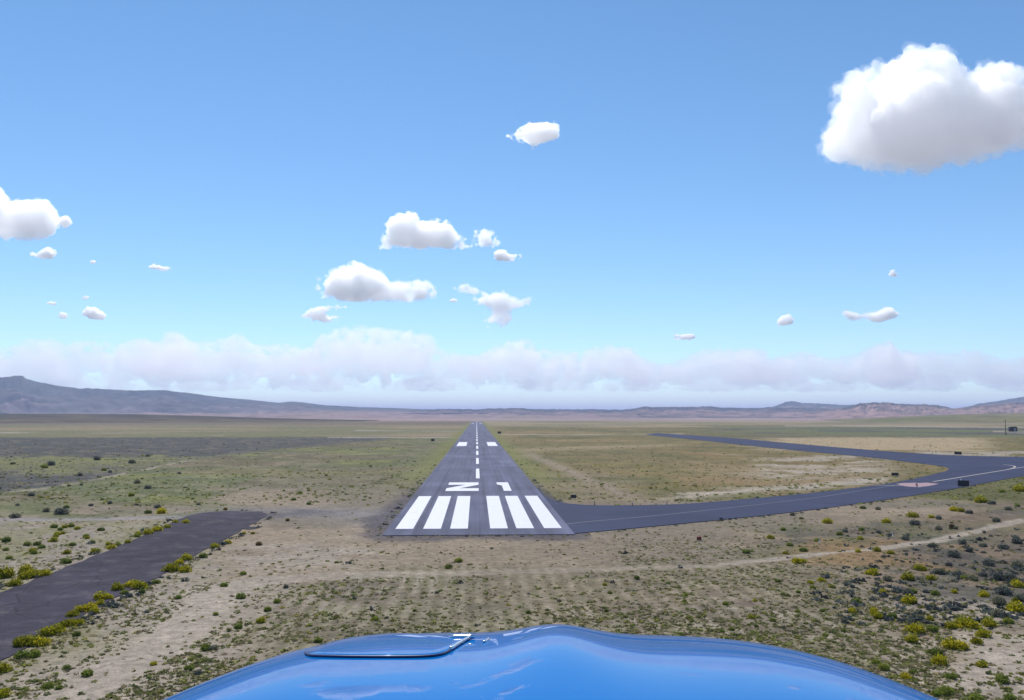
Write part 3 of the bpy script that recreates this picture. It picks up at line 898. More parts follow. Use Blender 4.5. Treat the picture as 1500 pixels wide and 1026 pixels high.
# ------------------------------------------------------------------ uncountable ground cover: tufts and seedlings
def scatter(count, zone_fn, n_leaf, size_rng, leaf_frac, cols, seed, umin=-60, umax=1560, vmin=640, vmax=1060, flat_=.6, power=1.0):
    rs = np.random.default_rng(seed)
    u = rs.uniform(umin, umax, count * 3)
    # uniform in pixels, thinned by zone probability
    v = vmin + (vmax - vmin) * rs.uniform(0, 1, count * 3) ** power
    den = ray(0, 0)
    rx = fwd[0] + (u - 750) / F * rgt[0] - (v - 513) / F * upv[0]
    ry = fwd[1] + (u - 750) / F * rgt[1] - (v - 513) / F * upv[1]
    rz = fwd[2] - (v - 513) / F * upv[2]
    t = -CAM[2] / rz
    x = rx * t; y = ry * t
    pr = zone_fn(u, v, x, y)
    pdist = paved_dist(x, y)
    pr = np.maximum(pr, .8 * (pdist < 1.5))
    keep = (rs.uniform(0, 1, len(u)) < pr) & (pdist > .35)
    x, y, u, v, pdist = x[keep][:count], y[keep][:count], u[keep][:count], v[keep][:count], pdist[keep][:count]
    n = len(x)
    d = np.hypot(x, y)
    s = rs.uniform(*size_rng, n) * rs.uniform(.6, 1.25, n)
    zz = ((fbm(x, y, 40, 3, 50) - .5) * 0.9 + (fbm(x, y, 6, 3, 55) - .5) * 0.34 + (fbm(x, y, 1.3, 2, 58) - .5) * 0.12) * sst(0.8, 14, pdist) - .03
    dirs = rs.normal(size=(n, n_leaf, 3)); dirs /= np.linalg.norm(dirs, axis=2, keepdims=True)
    dirs[..., 2] = np.abs(dirs[..., 2])
    rr = rs.uniform(.35, 1.0, (n, n_leaf, 1))
    c = dirs * rr * s[:, None, None] * np.array([1, 1, flat_]) + np.stack([x, y, zz], -1)[:, None, :]
    c = c.reshape(-1, 3)
    sz = np.repeat(s, n_leaf) * leaf_frac * rs.uniform(.7, 1.4, n * n_leaf)
    vts = leaf_cloud(c, sz, rs)
    pal = np.array(cols)
    w = rs.dirichlet(np.ones(len(pal)) * .5, n)
    col = (w @ pal) * rs.uniform(.7, 1.3, (n, 1))
    col = np.repeat(col, n_leaf * 4, axis=0)
    f = np.arange(len(vts)).reshape(-1, 4)
    return vts, f, col


M_TUFT = foliage_mat('tuft_foliage', None, .4, 'albedo')


def tz(u, v, x, y):
    """probability of ground cover"""
    n2 = fbm(x, y, 14, 4, 81); n3 = fbm(x, y, 4, 3, 85)
    p = .25 + .75 * sst(.38, .6, n2 * .5 + n3 * .5)
    p *= 1 - .9 * (dist_poly(x, y, track_r) < 1.8)
    p *= 1 - .8 * (dist_poly(x, y, gravel_l) < 2.0)
    p *= 1 - .75 * (box(u, v, 330, 900, 735, 845, 40, 6))
    p *= 1 - .6 * box(u, v, 1390, 1600, 930, 1010, 20, 10)
    return p


def tz_row(u, v, x, y):
    rows = .5 + .5 * np.sin(x * 2 * math.pi / 1.35 + (fbm(x, y, 18, 5, 5) - .5) * 4.5)
    return tz(u, v, x, y) * (.62 + .38 * (1 - rows)) * box(u, v, 60, 1400, 790, 1080, 60, 20)


def tz_sage(u, v, x, y):
    bnd = np.interp(u, [-900, 0, 60, 180, 270, 400, 520, 600], [820, 722, 716, 693, 675, 659, 648, 641])
    a = (u < 560) * (v < bnd) * (v > 641)
    b_ = box(u, v, 1230, 2000, 780, 915, 60, 20) * .8
    return np.clip(a * .9 + b_ + .008, 0, 1) * (.3 + .7 * sst(.4, .6, fbm(x, y, 5, 3, 91)))


DRYC = [(.34, .28, .17), (.28, .26, .11), (.42, .35, .23), (.24, .24, .10)]
GRNC = [(.20, .235, .06), (.27, .28, .08), (.18, .20, .09), (.30, .27, .06)]
SAGC = [(.10, .115, .105), (.15, .165, .14), (.08, .085, .085)]
parts = [scatter(9000, tz_row, 12, (.10, .22), .34, DRYC, 1, vmin=760, vmax=1070, flat_=.45),
         scatter(5000, tz, 12, (.11, .24), .34, DRYC, 2, vmin=690, vmax=1070, flat_=.5)]
for nm, prts in (('dry_grass', parts),
                 ('green_undergrowth', [scatter(7000, tz, 16, (.12, .28), .28, GRNC, 3, vmin=700, vmax=1070, flat_=.5), scatter(3200, tz, 8, (.25, .5), .4, GRNC, 4, vmin=640, vmax=740, flat_=.4)]),
                 ('sage_undergrowth', [scatter(3000, tz_sage, 12, (.22, .5), .32, SAGC, 6, vmin=641, vmax=920)])):
    V_, F_, C_ = [], [], []
    off = 0
    for a, f, c in prts:
        V_.append(a); F_.append(f + off); C_.append(c); off += len(a)
    me = np_mesh(nm, np.concatenate(V_), np.concatenate(F_), np.concatenate(C_))
    tag(link(nm, me, M_TUFT), {'dry_grass': 'dry tan and olive grass tufts over the bare ground', 'green_undergrowth': 'small green weeds sprinkled over the soil', 'sage_undergrowth': 'low dark sage cover in the scrub and far field'}[nm],
        {'dry_grass': 'grass', 'green_undergrowth': 'weeds', 'sage_undergrowth': 'sage'}[nm], kind='stuff')


# ================================================================== AIRFIELD FURNITURE
M_BLACK = simple_mat('black_sign_metal', (.014, .014, .018), .5)
M_GREYM = simple_mat('grey_steel', (.25, .25, .26), .45, .8)
M_CONC = simple_mat('concrete', (.36, .34, .31), .9)
M_REDP = simple_mat('dull_red_paint', (.22, .028, .018), .5)
M_WHITEP = simple_mat('white_post_paint', (.75, .75, .74), .6)
M_WOOD = simple_mat('weathered_wood', (.10, .085, .06), .9)
M_ROOF = simple_mat('dark_roof_metal', (.03, .032, .038), .5, .3)
M_SHED = simple_mat('dark_shed_panel', (.028, .030, .034), .6)


def face_cam(x, y): return math.atan2(-x, y) if False else -math.atan2(x, y)


def air_sign(u, vbase, wpx, hpx, label, post=False, group='dark airfield signs seen from behind'):
    x, y = G(u, vbase)
    d = math.hypot(x, y)
    w = wpx / F * d; h = hpx / F * d
    e = empty('airfield_sign', (x, y, ground_z(x, y)), face_cam(x, y))
    tag(e, label, 'sign', group)
    bm = bmesh.new(); box_bm(bm, 0, 0, .16 + (h - .16) / 2, w, .22, h - .16, .03); bm_obj('panel', bm, M_BLACK, e)
    bm = bmesh.new(); box_bm(bm, 0, -.125, .16 + (h - .16) / 2, w * .86, .02, (h - .16) * .7, .004); bm_obj('back_cover', bm, M_ROOF, e)
    for s in (-1, 1):
        bm = bmesh.new(); cyl_bm(bm, (s * w * .34, 0, -.05), (s * w * .34, 0, .18), .03, .03, 8); bm_obj('leg', bm, M_GREYM, e)
    bm = bmesh.new(); box_bm(bm, 0, 0, .0, w * 1.25, .55, .10, .015); bm_obj('base', bm, M_CONC, e)
    return e


air_sign(840, 731, 8, 6.0, 'small black sign box on grass inside the curve of taxiway and runway')
air_sign(1411.5, 713.5, 13, 8.5, 'large black sign box at taxiway edge beside a thin pale post')
air_sign(1311, 698, 8.5, 4.6, 'low black sign box on the pale dirt inside the taxiway fork')
air_sign(1403.5, 666.2, 8.5, 4.0, 'low black sign box on pale verge beyond the taxiway fork')
air_sign(634, 646.6, 5, 3.6, 'tiny dark sign box on grass on the near side of far pale track', group='dark airfield signs seen from behind')
air_sign(731.5, 635.6, 5.0, 3.2, 'tiny dark sign box at runway edge before the far end')


def stake(u, vbase, hpx, lean, label, name='marker_stake'):
    x, y = G(u, vbase); d = math.hypot(x, y); h = hpx / F * d
    e = empty(name, (x, y, ground_z(x, y)), face_cam(x, y))
    tag(e, label, 'post')
    bm = bmesh.new(); cyl_bm(bm, (0, 0, -.1), (lean * h, 0, h), .05, .045, 10); bm_obj('post', bm, M_WHITEP, e, True)
    bm = bmesh.new(); cyl_bm(bm, (lean * h, 0, h), (lean * h * 1.08, 0, h + .12), .075, .06, 10); bm_obj('cap', bm, M_GREYM, e, True)
    return e


stake(1405.5, 711.5, 9, .25, 'thin pale leaning post beside the large black taxiway sign')
stake(1307.5, 788.5, 6, .1, 'short white stake in brown scrub above the dirt track')
stake(1201.5, 797.5, 7, -.2, 'white leaning stake in grass near the dirt track bend')

x, y = G(1024, 791.5); d = math.hypot(x, y)
e = empty('red_marker', (x, y, ground_z(x, y)), face_cam(x, y))
tag(e, 'small dull red marker box standing alone on tan ground beyond runway end', 'marker')
bm = bmesh.new(); box_bm(bm, 0, 0, .30, .52, .34, .36, .03); bm_obj('box', bm, M_REDP, e)
bm = bmesh.new(); box_bm(bm, .12, -.18, .30, .14, .03, .14, .01); bm_obj('cover_plate', bm, M_BLACK, e)
for s in (-1, 1):
    bm = bmesh.new(); cyl_bm(bm, (s * .17, 0, -.05), (s * .17, 0, .13), .025, .025, 8); bm_obj('leg', bm, M_GREYM, e)

M_LENS = simple_mat('blue_lens', (.02, .05, .35), .2)


def edge_light():
    e = empty('edge_light', (0, 0, 0))
    bm = bmesh.new(); cyl_bm(bm, (0, 0, -.02), (0, 0, .06), .14, .12, 14); bm_obj('base', bm, M_BLACK, e)
    bm = bmesh.new(); cyl_bm(bm, (0, 0, .06), (0, 0, .34), .045, .04, 10); bm_obj('stem', bm, M_BLACK, e)
    bm = bmesh.new(); cyl_bm(bm, (0, 0, .34), (0, 0, .40), .10, .10, 12); cyl_bm(bm, (0, 0, .40), (0, 0, .50), .085, .05, 12); bm_obj('lens', bm, M_LENS, e)
    return e


lights = [(871.5, 740.2, 'small dark edge light where the taxiway curve leaves the runway'), (927, 742, 'small dark edge light on far taxiway edge beside white grit'), (978, 740.8, 'small dark edge light on the straight of the far taxiway edge'), (781, 704.5, 'small dark edge light at runway edge level with the painted number'), (790, 716, 'small dark edge light at runway edge where the taxiway curve starts')]
L0 = edge_light()
for i, (u, v, lab) in enumerate(lights):
    if i == 0:
        o = L0
    else:
        o = L0.copy(); COL.objects.link(o)
        for ch in L0.children:
            c_ = ch.copy(); COL.objects.link(c_); c_.parent = o
    x, y = G(u, v)
    o.location = (x, y + .5, .0)
    tag(o, lab, 'edge light', 'taxiway edge lights')

# far shed and pole beside the pale road
x, y = G(1483.5, 632.3); d = math.hypot(x, y); sc_ = d / F
e = empty('shed', (x, y, ground_z(x, y)), face_cam(x, y) + .25)
tag(e, 'dark boxy shed standing beside the far pale road', 'shed')
w, h = 9.0 * sc_, 5.2 * sc_
bm = bmesh.new(); box_bm(bm, 0, 0, h / 2, w, w * .7, h, .03); bm_obj('wall', bm, M_SHED, e)
bm = bmesh.new()
pr = [(-w * .54, h + .01), (w * .54, h + .01), (w * .30, h + .75), (-w * .30, h + .75)]
a = [bm.verts.new((px, -w * .40, pz)) for px, pz in pr]; b2 = [bm.verts.new((px, w * .40, pz)) for px, pz in pr]
bm.faces.new(a); bm.faces.new(b2[::-1])
for i in range(4): bm.faces.new((a[i], b2[i], b2[(i + 1) % 4], a[(i + 1) % 4]))
bmesh.ops.recalc_face_normals(bm, faces=bm.faces)
bm_obj('roof', bm, M_ROOF, e)
for cx in (-w * .24, w * .2):
    bm = bmesh.new(); box_bm(bm, cx, -w * .35 - .03, h * .45, w * .26, .06, h * .78, .01); bm_obj('door', bm, M_GREYM if cx > 0 else M_ROOF, e)

x, y = G(1473.5, 637.5); d = math.hypot(x, y); h = 20 / F * d
e = empty('utility_pole', (x, y, ground_z(x, y)), face_cam(x, y) + .5)
tag(e, 'thin wooden utility pole beside the dark far shed', 'pole')
bm = bmesh.new(); cyl_bm(bm, (0, 0, -.3), (0, 0, h), .30, .2, 10); bm_obj('post', bm, M_WOOD, e, True)
bm = bmesh.new(); box_bm(bm, 0, .24, h * .93, 2.2, .14, .16, .02); bm_obj('crossarm', bm, M_WOOD, e)


# ================================================================== AIRCRAFT NOSE
def car_paint():
    mt, nt, out = new_mat('blue_aircraft_paint')
    b = N(nt, 'ShaderNodeBsdfPrincipled', Roughness=0.4)
    b.inputs['Specular IOR Level'].default_value = 0.0
    tc = N(nt, 'ShaderNodeTexCoord')
    f = noise_node(nt, 2.2, 3, .5, tc.outputs['Object'])
    sp = noise_node(nt, 160, 2, .5, tc.outputs['Object'])
    c = ramp(nt, f, [(.3, (.0, .112, .37)), (.7, (.0, .128, .42))])
    c = mixc(nt, ramp(nt, sp, [(.71, 0.0), (.77, .35)]), c, (.18, .2, .22))
    nt.links.new(c, b.inputs['Base Color'])
    b.inputs['Coat Weight'].default_value = 0.72
    b.inputs['Coat Roughness'].default_value = 0.02
    b.inputs['Coat IOR'].default_value = 1.34
    nt.links.new(ramp(nt, f, [(.3, .22), (.7, .40)]), b.inputs['Roughness'])
    wv = noise_node(nt, 3.5, 2, .4, tc.outputs['Object'])
    bp = N(nt, 'ShaderNodeBump', Strength=0.012, Distance=0.02)
    nt.links.new(wv, bp.inputs['Height'])
    nt.links.new(bp.outputs['Normal'], b.inputs['Coat Normal'])
    nt.links.new(b.outputs[0], out.inputs['Surface'])
    return mt


M_BLUE = car_paint()
M_SEAM = simple_mat('dark_seam', (.004, .018, .09), .5)
M_GLARE = simple_mat('glare_metal', (.82, .82, .84), .22, 1.0, .05)  # bright metal for the modelled glare and reflections on the cowling

# plane frame: origin at the camera's foot point, y forward along the view azimuth
PYAW = YAW + math.atan(0.051)
plane = empty('aircraft_nose', (CAM[0], CAM[1], CAM[2]), -PYAW)
tag(plane, 'glossy bright blue aircraft nose cowling reflecting sky, closest thing to the viewer', 'aircraft')
CXO = 0.0
K = 0.273


def zc(y):
    d = 1.5 - y
    z = -0.366 + 0.244 * d - K * d * d / 2
    # flatten aft so it stays gently sloped
    lim = 1.5 - 0.62
    return np.where(d < lim, z, -0.366 + 0.244 * lim - K * lim * lim / 2 + 0.004 * (d - lim))


def halfw(y): return np.interp(y, [0.2, .8, 1.2, 1.5, 1.7, 1.86, 1.95], [.60, .585, .54, .48, .42, .31, .20])


def surf(x, y):
    w = halfw(y)
    t = np.clip(np.abs(x) / w, 0, 1)
    drop = 0.30 * (1 - np.sqrt(np.clip(1 - t ** 6.0, 0, 1)))
    hump = 0.016 * np.exp(-(x / .075) ** 2) * sst(.75, 1.35, y)
    tail = np.where(y > 1.6, -1.6 * (y - 1.6) ** 2, 0)
    return zc(y) - drop * (0.55 + .45 * 1) + hump - 0.006 + tail + 0.004 * sst(.9, 1.4, y)


ys = np.concatenate([np.linspace(.25, .7, 10)[:-1], np.linspace(.7, 1.95, 90)])
tt = np.sin(np.linspace(-1, 1, 121) * math.pi / 2)
Yg, Tg = np.meshgrid(ys, tt, indexing='ij')
Xg = Tg * halfw(Yg)
Zg = surf(Xg, Yg)
# side and belly: continue the section down from the shoulder edge
secs = []
for i, yy in enumerate(ys):
    w = float(halfw(yy)); zt = float(Zg[i, 0])
    top = [(float(Xg[i, j]) + CXO, yy, float(Zg[i, j])) for j in range(len(tt))]
    depth = .42 * (1 if yy < 1.5 else max(.35, 1 - (yy - 1.5) * 1.3))
    bot = []
    for a_ in np.linspace(0, math.pi, 18)[1:-1]:
        bot.append((CXO + w * math.cos(a_), yy, zt - depth * math.sin(a_)))
    secs.append(top + bot)
nv = len(secs[0])
V_ = np.array(secs).reshape(-1, 3)
F_ = []
for i in range(len(secs) - 1):
    for j in range(nv):
        k = (j + 1) % nv
        F_.append((i * nv + j, i * nv + k, (i + 1) * nv + k, (i + 1) * nv + j))
bm = bmesh.new()
bv = [bm.verts.new(p) for p in V_.tolist()]
for f in F_: bm.faces.new([bv[i] for i in f])
bm.faces.new(bv[:nv][::-1]); bm.faces.new(bv[-nv:])
bmesh.ops.recalc_face_normals(bm, faces=bm.faces)
cowl = bm_obj('cowling', bm, M_BLUE, plane, True)


def plane_hit(u, v):
    """point of the cowling seen at pixel u,v in the plane frame"""
    r = ray(u, v)
    c_, s_ = math.cos(PYAW), math.sin(PYAW)
    rx, ry, rz = c_ * r[0] - s_ * r[1], s_ * r[0] + c_ * r[1], r[2]
    prev = None
    for t in np.linspace(.5, 1.9, 2800):
        px, py, pz = rx * t, ry * t, rz * t
        if abs(px - CXO) > float(halfw(py)): continue
        if pz <= float(surf(np.array(px - CXO), np.array(py))):
            return px, py
    return None


def on_surf(x, y, lift): return (x, y, float(surf(np.array(x - CXO), np.array(y))) + lift)


# oil access door: a raised plate with rounded corners following the cowling skin
EDGE = [plane_hit(*p) for p in ((448, 957), (450, 960.3), (462, 962.6), (500, 963.6), (540, 964), (580, 964), (615, 963.6), (638, 962), (652, 958.5), (660, 954))]
EDGE = [p for p in EDGE if p]
hR = plane_hit(689, 936.5) or (EDGE[-1][0] + .05, EDGE[-1][1] + .2)
dR = np.array(hR) - np.array(EDGE[-1])
far_r = tuple(np.array(hR) + dR * .15)
far_l = (EDGE[0][0] - .012, EDGE[0][1] + .30)
rc = .035


def round_rect(x0, x1, y0, y1, r, n=8):
    p = []
    for cx, cy, a0 in ((x1 - r, y0 + r, -90), (x1 - r, y1 - r, 0), (x0 + r, y1 - r, 90), (x0 + r, y0 + r, 180)):
        for k in range(n + 1):
            a = R(a0 + 90 * k / n)
            p.append((cx + r * math.cos(a), cy + r * math.sin(a)))
    return p


def plate(name, outline, lift, mat, parent, drop=.006, rings=7):
    c = np.mean(np.array(outline), 0)
    bm = bmesh.new()
    loops = []
    dense = resample(outline, .02)
    for k in range(rings):
        s = 1 - k / rings
        loops.append([bm.verts.new(on_surf(c[0] + (x - c[0]) * s, c[1] + (y - c[1]) * s, lift if k else lift - .0012)) for x, y in dense])
    low = [bm.verts.new(on_surf(x, y, lift - drop)) for x, y in dense]
    n = len(dense)
    for i in range(n):
        j = (i + 1) % n
        bm.faces.new((low[i], low[j], loops[0][j], loops[0][i]))
        for k in range(rings - 1):
            bm.faces.new((loops[k][i], loops[k][j], loops[k + 1][j], loops[k + 1][i]))
    cv = bm.verts.new(on_surf(c[0], c[1], lift))
    for i in range(n): bm.faces.new((loops[-1][i], loops[-1][(i + 1) % n], cv))
    bmesh.ops.recalc_face_normals(bm, faces=bm.faces)
    return bm_obj(name, bm, mat, parent, True)


def tube_on(name, pts, rad, lift, mat, parent, seg=8):
    P = [Vector(on_surf(x, y, lift)) for x, y in pts]
    bm = bmesh.new(); rings = []
    for i, p in enumerate(P):
        t = (P[min(i + 1, len(P) - 1)] - P[max(i - 1, 0)]).normalized()
        q = t.to_track_quat('Z', 'Y')
        rings.append([bm.verts.new(p + q @ Vector((rad * math.cos(6.2832 * k / seg), rad * math.sin(6.2832 * k / seg), 0))) for k in range(seg)])
    for a, b_ in zip(rings, rings[1:]):
        for k in range(seg): bm.faces.new((a[k], a[(k + 1) % seg], b_[(k + 1) % seg], b_[k]))
    bm.faces.new(rings[0][::-1]); bm.faces.new(rings[-1])
    bmesh.ops.recalc_face_normals(bm, faces=bm.faces)
    return bm_obj(name, bm, mat, parent, True)


near_edge = smooth_line(EDGE, 4)
right_edge = [tuple(np.array(EDGE[-1]) + dR * k / 16) for k in range(17)]
outl = near_edge + right_edge[1:] + [far_r, (far_r[0] - .02, far_r[1] + .015), (far_l[0] + .03, far_l[1] + .02), far_l]
door = plate('access_door', outl, .003, M_BLUE, plane)
tube_on('seam', near_edge, .0019, .0012, M_SEAM, door)
tube_on('edge_glare', right_edge, .0024, .003, M_GLARE, door)  # glare on the door edge, modelled as a bright metal strip
e_ = right_edge[-1]
tube_on('reflection_bar', [(e_[0] - .028 + .007 * k, e_[1] - .004) for k in range(6)], .0032, .004, M_GLARE, door)  # reflection in the glossy skin, modelled as a small metal bar
tube_on('reflection_curve', [(e_[0] + .024 + .004 * math.sin(k * .5), e_[1] - .06 + .009 * k) for k in range(6)], .0015, .001, M_GLARE, plane)  # curved reflection beside the door, modelled as a thin metal tube


# ================================================================== CLOUDS
def cloud_mat(name, density, aniso=0.2, col=(1, 1, 1)):
    mt, nt, out = new_mat(name)
    v = N(nt, 'ShaderNodeVolumePrincipled')
    v.inputs['Color'].default_value = (*col, 1)
    v.inputs['Density'].default_value = density
    v.inputs['Anisotropy'].default_value = aniso
    v.inputs['Blackbody Intensity'].default_value = 0
    nt.links.new(v.outputs[0], out.inputs['Volume'])
    mt.volume_intersection_method if hasattr(mt, 'volume_intersection_method') else None
    return mt


def poly_blobs(poly, n, rs, rmin, rmax):
    """puffs filling an outline: big ones inside, a rind of small ones along the upper edge"""
    u0, v0 = np.min(poly, 0); u1, v1 = np.max(poly, 0)
    pu = rs.uniform(u0, u1, n * 60); pv = rs.uniform(v0, v1, n * 60)
    ins = inpoly(pu, pv, poly)
    pu, pv = pu[ins], pv[ins]
    dd = dist_poly(pu, pv, poly, True)
    out_ = []
    order = np.argsort(-dd)
    core = order[:max(4, len(order) // 5)]
    for i in list(rs.choice(core, min(len(core), n // 4), replace=False)):
        out_.append((pu[i], pv[i], min(rmax, dd[i] * .92), dd[i]))
    for i in rs.choice(len(pu), min(len(pu), n), replace=False):
        r = min(rmax * .6, dd[i] * rs.uniform(.6, .98))
        if r >= rmin * .6: out_.append((pu[i], pv[i], r, dd[i]))
    rim = np.where(dd < rmin * 2.2)[0]
    for i in rs.choice(rim, min(len(rim), n * 2), replace=False):
        up = 1.0 if pv[i] < v0 + (v1 - v0) * .72 else .6
        out_.append((pu[i], pv[i], rmin * rs.uniform(.45, 1.15) * up, dd[i] + rmin))
    return out_


def cloud(poly, Rng, label, seed, n=60, rmin=2.0, rmax=40, vox=None, disp=.5, dens=8.5, name='cumulus_cloud', kind=None, depthk=.5, group='cumulus clouds', aniso=.65, mat=None, cat='cloud'):
    rs = np.random.default_rng(seed)
    poly = np.array(poly, float)
    cu, cv = poly.mean(0)
    ctr = at_range(cu, cv, Rng)
    s = float(np.linalg.norm(ctr - CAM)) / F
    wid = (poly[:, 0].max() - poly[:, 0].min()) * s
    hgt = (poly[:, 1].max() - poly[:, 1].min()) * s
    bl = poly_blobs(poly, n, rs, rmin, rmax)
    vox = vox or max(1.15 * s, wid / 420)
    bm = bmesh.new()
    for (u, v, r, dd) in bl:
        off = rs.uniform(-1, 1) * depthk * (dd + r * .2)
        if r < rmax * .6 and dd > rmin * 2 and rs.uniform() < .6: off = -depthk * dd * rs.uniform(.85, 1.25)
        p = at_range(u, v, Rng + off * s) - ctr
        g = bmesh.ops.create_icosphere(bm, subdivisions=2 if r > 4 else 1, radius=max(r * s, vox * 1.2))
        for vv in g['verts']: vv.co += Vector(p.tolist())
    o = bm_obj(name, bm, None)
    o.location = ctr.tolist()
    rm = o.modifiers.new('remesh', 'REMESH'); rm.mode = 'VOXEL'; rm.voxel_size = vox; rm.use_smooth_shade = True
    for kd_, px_, am, mid in (('VORONOI', rmax * .6, -rmax * .32, .25), ('VORONOI', rmax * .27 + 1, -rmax * .16 - .5, .25), ('VORONOI', rmax * .12 + 1.2, -rmax * .08 - 1.0, .25)):
        tx = bpy.data.textures.new('puff', kd_)
        tx.noise_scale = px_ * s
        tx.distance_metric = 'DISTANCE_SQUARED'
        dm = o.modifiers.new('puff', 'DISPLACE'); dm.texture = tx; dm.texture_coords = 'LOCAL'
        dm.strength = am * s * 2 * disp; dm.mid_level = mid
    r2 = o.modifiers.new('remesh', 'REMESH'); r2.mode = 'VOXEL'; r2.voxel_size = vox; r2.use_smooth_shade = True
    o.data.materials.append(mat or cloud_mat('cloud_vapour', dens / hgt, aniso))
    if n >= 40:
        # thin torn vapour round the dense heart of the cloud
        bm = bmesh.new()
        for (u, v, r, dd) in bl:
            if dd > rmin * 3.5: continue
            off = rs.uniform(-1, 1) * depthk * (dd + r * .2)
            p = at_range(u + rs.normal() * rmin * .45, v + rs.normal() * rmin * .3, Rng + off * s) - ctr
            g = bmesh.ops.create_icosphere(bm, subdivisions=1, radius=max((r * 1.05 + rmin * rs.uniform(0, .35)) * s, vox * 1.4))
            kx = rs.uniform(1.0, 1.35)
            for vv in g['verts']:
                vv.co.x *= kx
                vv.co += Vector(p.tolist())
        w_ = bm_obj('wisps', bm, None, o)
        m1 = w_.modifiers.new('remesh', 'REMESH'); m1.mode = 'VOXEL'; m1.voxel_size = vox * 1.3
        for sc_, am_ in ((rmin * 1.3, rmin * .8), (rmin * .5 + .8, rmin * .4 + .4)):
            tx = bpy.data.textures.new('wisp', 'CLOUDS'); tx.noise_scale = sc_ * s; tx.noise_depth = 3
            dm = w_.modifiers.new('puff', 'DISPLACE'); dm.texture = tx; dm.texture_coords = 'LOCAL'
            dm.strength = am_ * s * 2; dm.mid_level = .5
        m2 = w_.modifiers.new('remesh', 'REMESH'); m2.mode = 'VOXEL'; m2.voxel_size = vox * 1.3
        w_.data.materials.append(cloud_mat('wisp_vapour', .10 / (rmin * s), aniso))
    tag(o, label, cat, group, kind)
    return o


BIG = [(1204, 205), (1212, 186), (1224, 178), (1218, 155), (1222, 128), (1238, 122), (1246, 108), (1272, 98), (1290, 93), (1318, 86), (1328, 68), (1345, 64), (1352, 74), (1372, 70), (1392, 76), (1402, 92), (1412, 98), (1414, 108), (1430, 108), (1436, 96), (1458, 92), (1482, 97), (1496, 112), (1500, 128), (1530, 140), (1560, 160), (1575, 185), (1550, 205), (1500, 218), (1470, 224), (1440, 238), (1405, 240), (1370, 250), (1330, 256), (1290, 254), (1260, 248), (1225, 238), (1206, 226)]
cloud(BIG, 5200, 'huge bright cumulus cloud high above the taxiway, cut by the picture edge', 1, 260, 7, 40, dens=11)
cloud([(-90, 300), (-60, 280), (-30, 270), (0, 276), (9, 290), (30, 293), (60, 290), (78, 302), (90, 318), (88, 334), (70, 346), (40, 355), (10, 350), (-30, 344), (-80, 330)], 7200, 'big cumulus cloud high over the mesa, cut off by the picture edge', 2, 80, 3, 26)
cloud([(86, 318), (100, 315), (106, 324), (103, 334), (92, 336), (86, 328)], 7300, 'tiny puff touching the big cloud over the mesa', 3, 16, 2, 6)
cloud([(41, 372), (52, 368), (62, 366), (70, 361), (80, 365), (86, 372), (76, 380), (58, 379), (46, 376)], 8200, 'small flat cloud just below the big cloud over the mesa', 4, 24, 2, 8)
cloud([(216, 390), (226, 385), (238, 389), (252, 392), (254, 397), (238, 398), (222, 395)], 9000, 'small lone streak of cloud in the empty blue over the mesa', 5, 18, 1.5, 6)
cloud([(132, 382), (138, 380), (141, 384), (137, 387), (132, 386)], 9000, 'tiniest lone speck of cloud over the mesa', 6, 8, 1.5, 4)
cloud([(119, 456), (126, 450), (140, 450), (150, 455), (158, 464), (154, 470), (138, 469), (122, 464)], 11000, 'small rounded cloud just above the cloud bank over the mesa', 7, 26, 2, 9)
cloud([(84, 463), (90, 457), (98, 459), (100, 464), (94, 468), (86, 468)], 11000, 'small dot of cloud beside the rounded cloud above the bank', 8, 10, 1.5, 5)
cloud([(65, 444), (75, 441), (86, 443), (84, 447), (70, 447)], 10500, 'thin faint wisp of cloud, lower of the two wisps over the mesa', 9, 10, 1.2, 3, dens=7)
cloud([(115, 436), (124, 433), (132, 435), (130, 439), (118, 439)], 10500, 'thin faint wisp of cloud, upper of the two wisps over the mesa', 10, 10, 1.2, 3, dens=7)
cloud([(740, 200), (752, 196), (764, 186), (775, 178), (790, 181), (806, 177), (818, 180), (822, 195), (818, 206), (800, 209), (790, 216), (780, 224), (776, 214), (764, 210), (750, 206)], 5600, 'lone ragged cloud highest above the runway', 11, 44, 2, 14)
cloud([(554, 358), (560, 344), (566, 336), (564, 324), (576, 316), (594, 310), (610, 311), (616, 324), (632, 322), (648, 320), (662, 328), (670, 340), (684, 350), (694, 352), (696, 338), (712, 333), (726, 342), (735, 358), (722, 364), (700, 362), (680, 366), (660, 368), (640, 364), (612, 368), (590, 364), (570, 366), (556, 366)], 8000, 'long double-humped cumulus above the runway, upper of the two long ones', 12, 110, 2.5, 20)
cloud([(720, 372), (728, 366), (740, 365), (746, 371), (764, 372), (768, 380), (752, 384), (724, 384)], 8400, 'small blocky cloud tucked below the end of the long cumulus', 13, 26, 2, 9)
cloud([(464, 418), (466, 408), (482, 398), (494, 390), (508, 388), (518, 381), (532, 386), (544, 392), (558, 396), (566, 404), (572, 412), (590, 410), (602, 414), (616, 406), (628, 414), (640, 424), (644, 436), (620, 442), (590, 444), (560, 442), (528, 446), (500, 442), (466, 436)], 9500, 'long cumulus with a grey belly, lower of the two long ones above the runway', 14, 110, 2.5, 22)
cloud([(441, 464), (448, 456), (460, 449), (480, 447), (510, 447), (512, 452), (488, 455), (476, 460), (504, 464), (500, 472), (480, 474), (456, 472)], 10500, 'thin C-shaped cloud under the grey-bellied cumulus', 15, 40, 2, 6, dens=9)
cloud([(662, 420), (678, 415), (694, 418), (708, 427), (722, 428), (736, 426), (750, 434), (764, 436), (780, 434), (778, 446), (764, 454), (748, 458), (752, 470), (738, 480), (716, 482), (700, 474), (716, 464), (718, 454), (700, 446), (690, 440), (694, 432), (676, 430), (664, 426)], 9800, 'ragged Y-shaped cloud trailing wisps above the runway', 16, 90, 2, 9, dens=11)
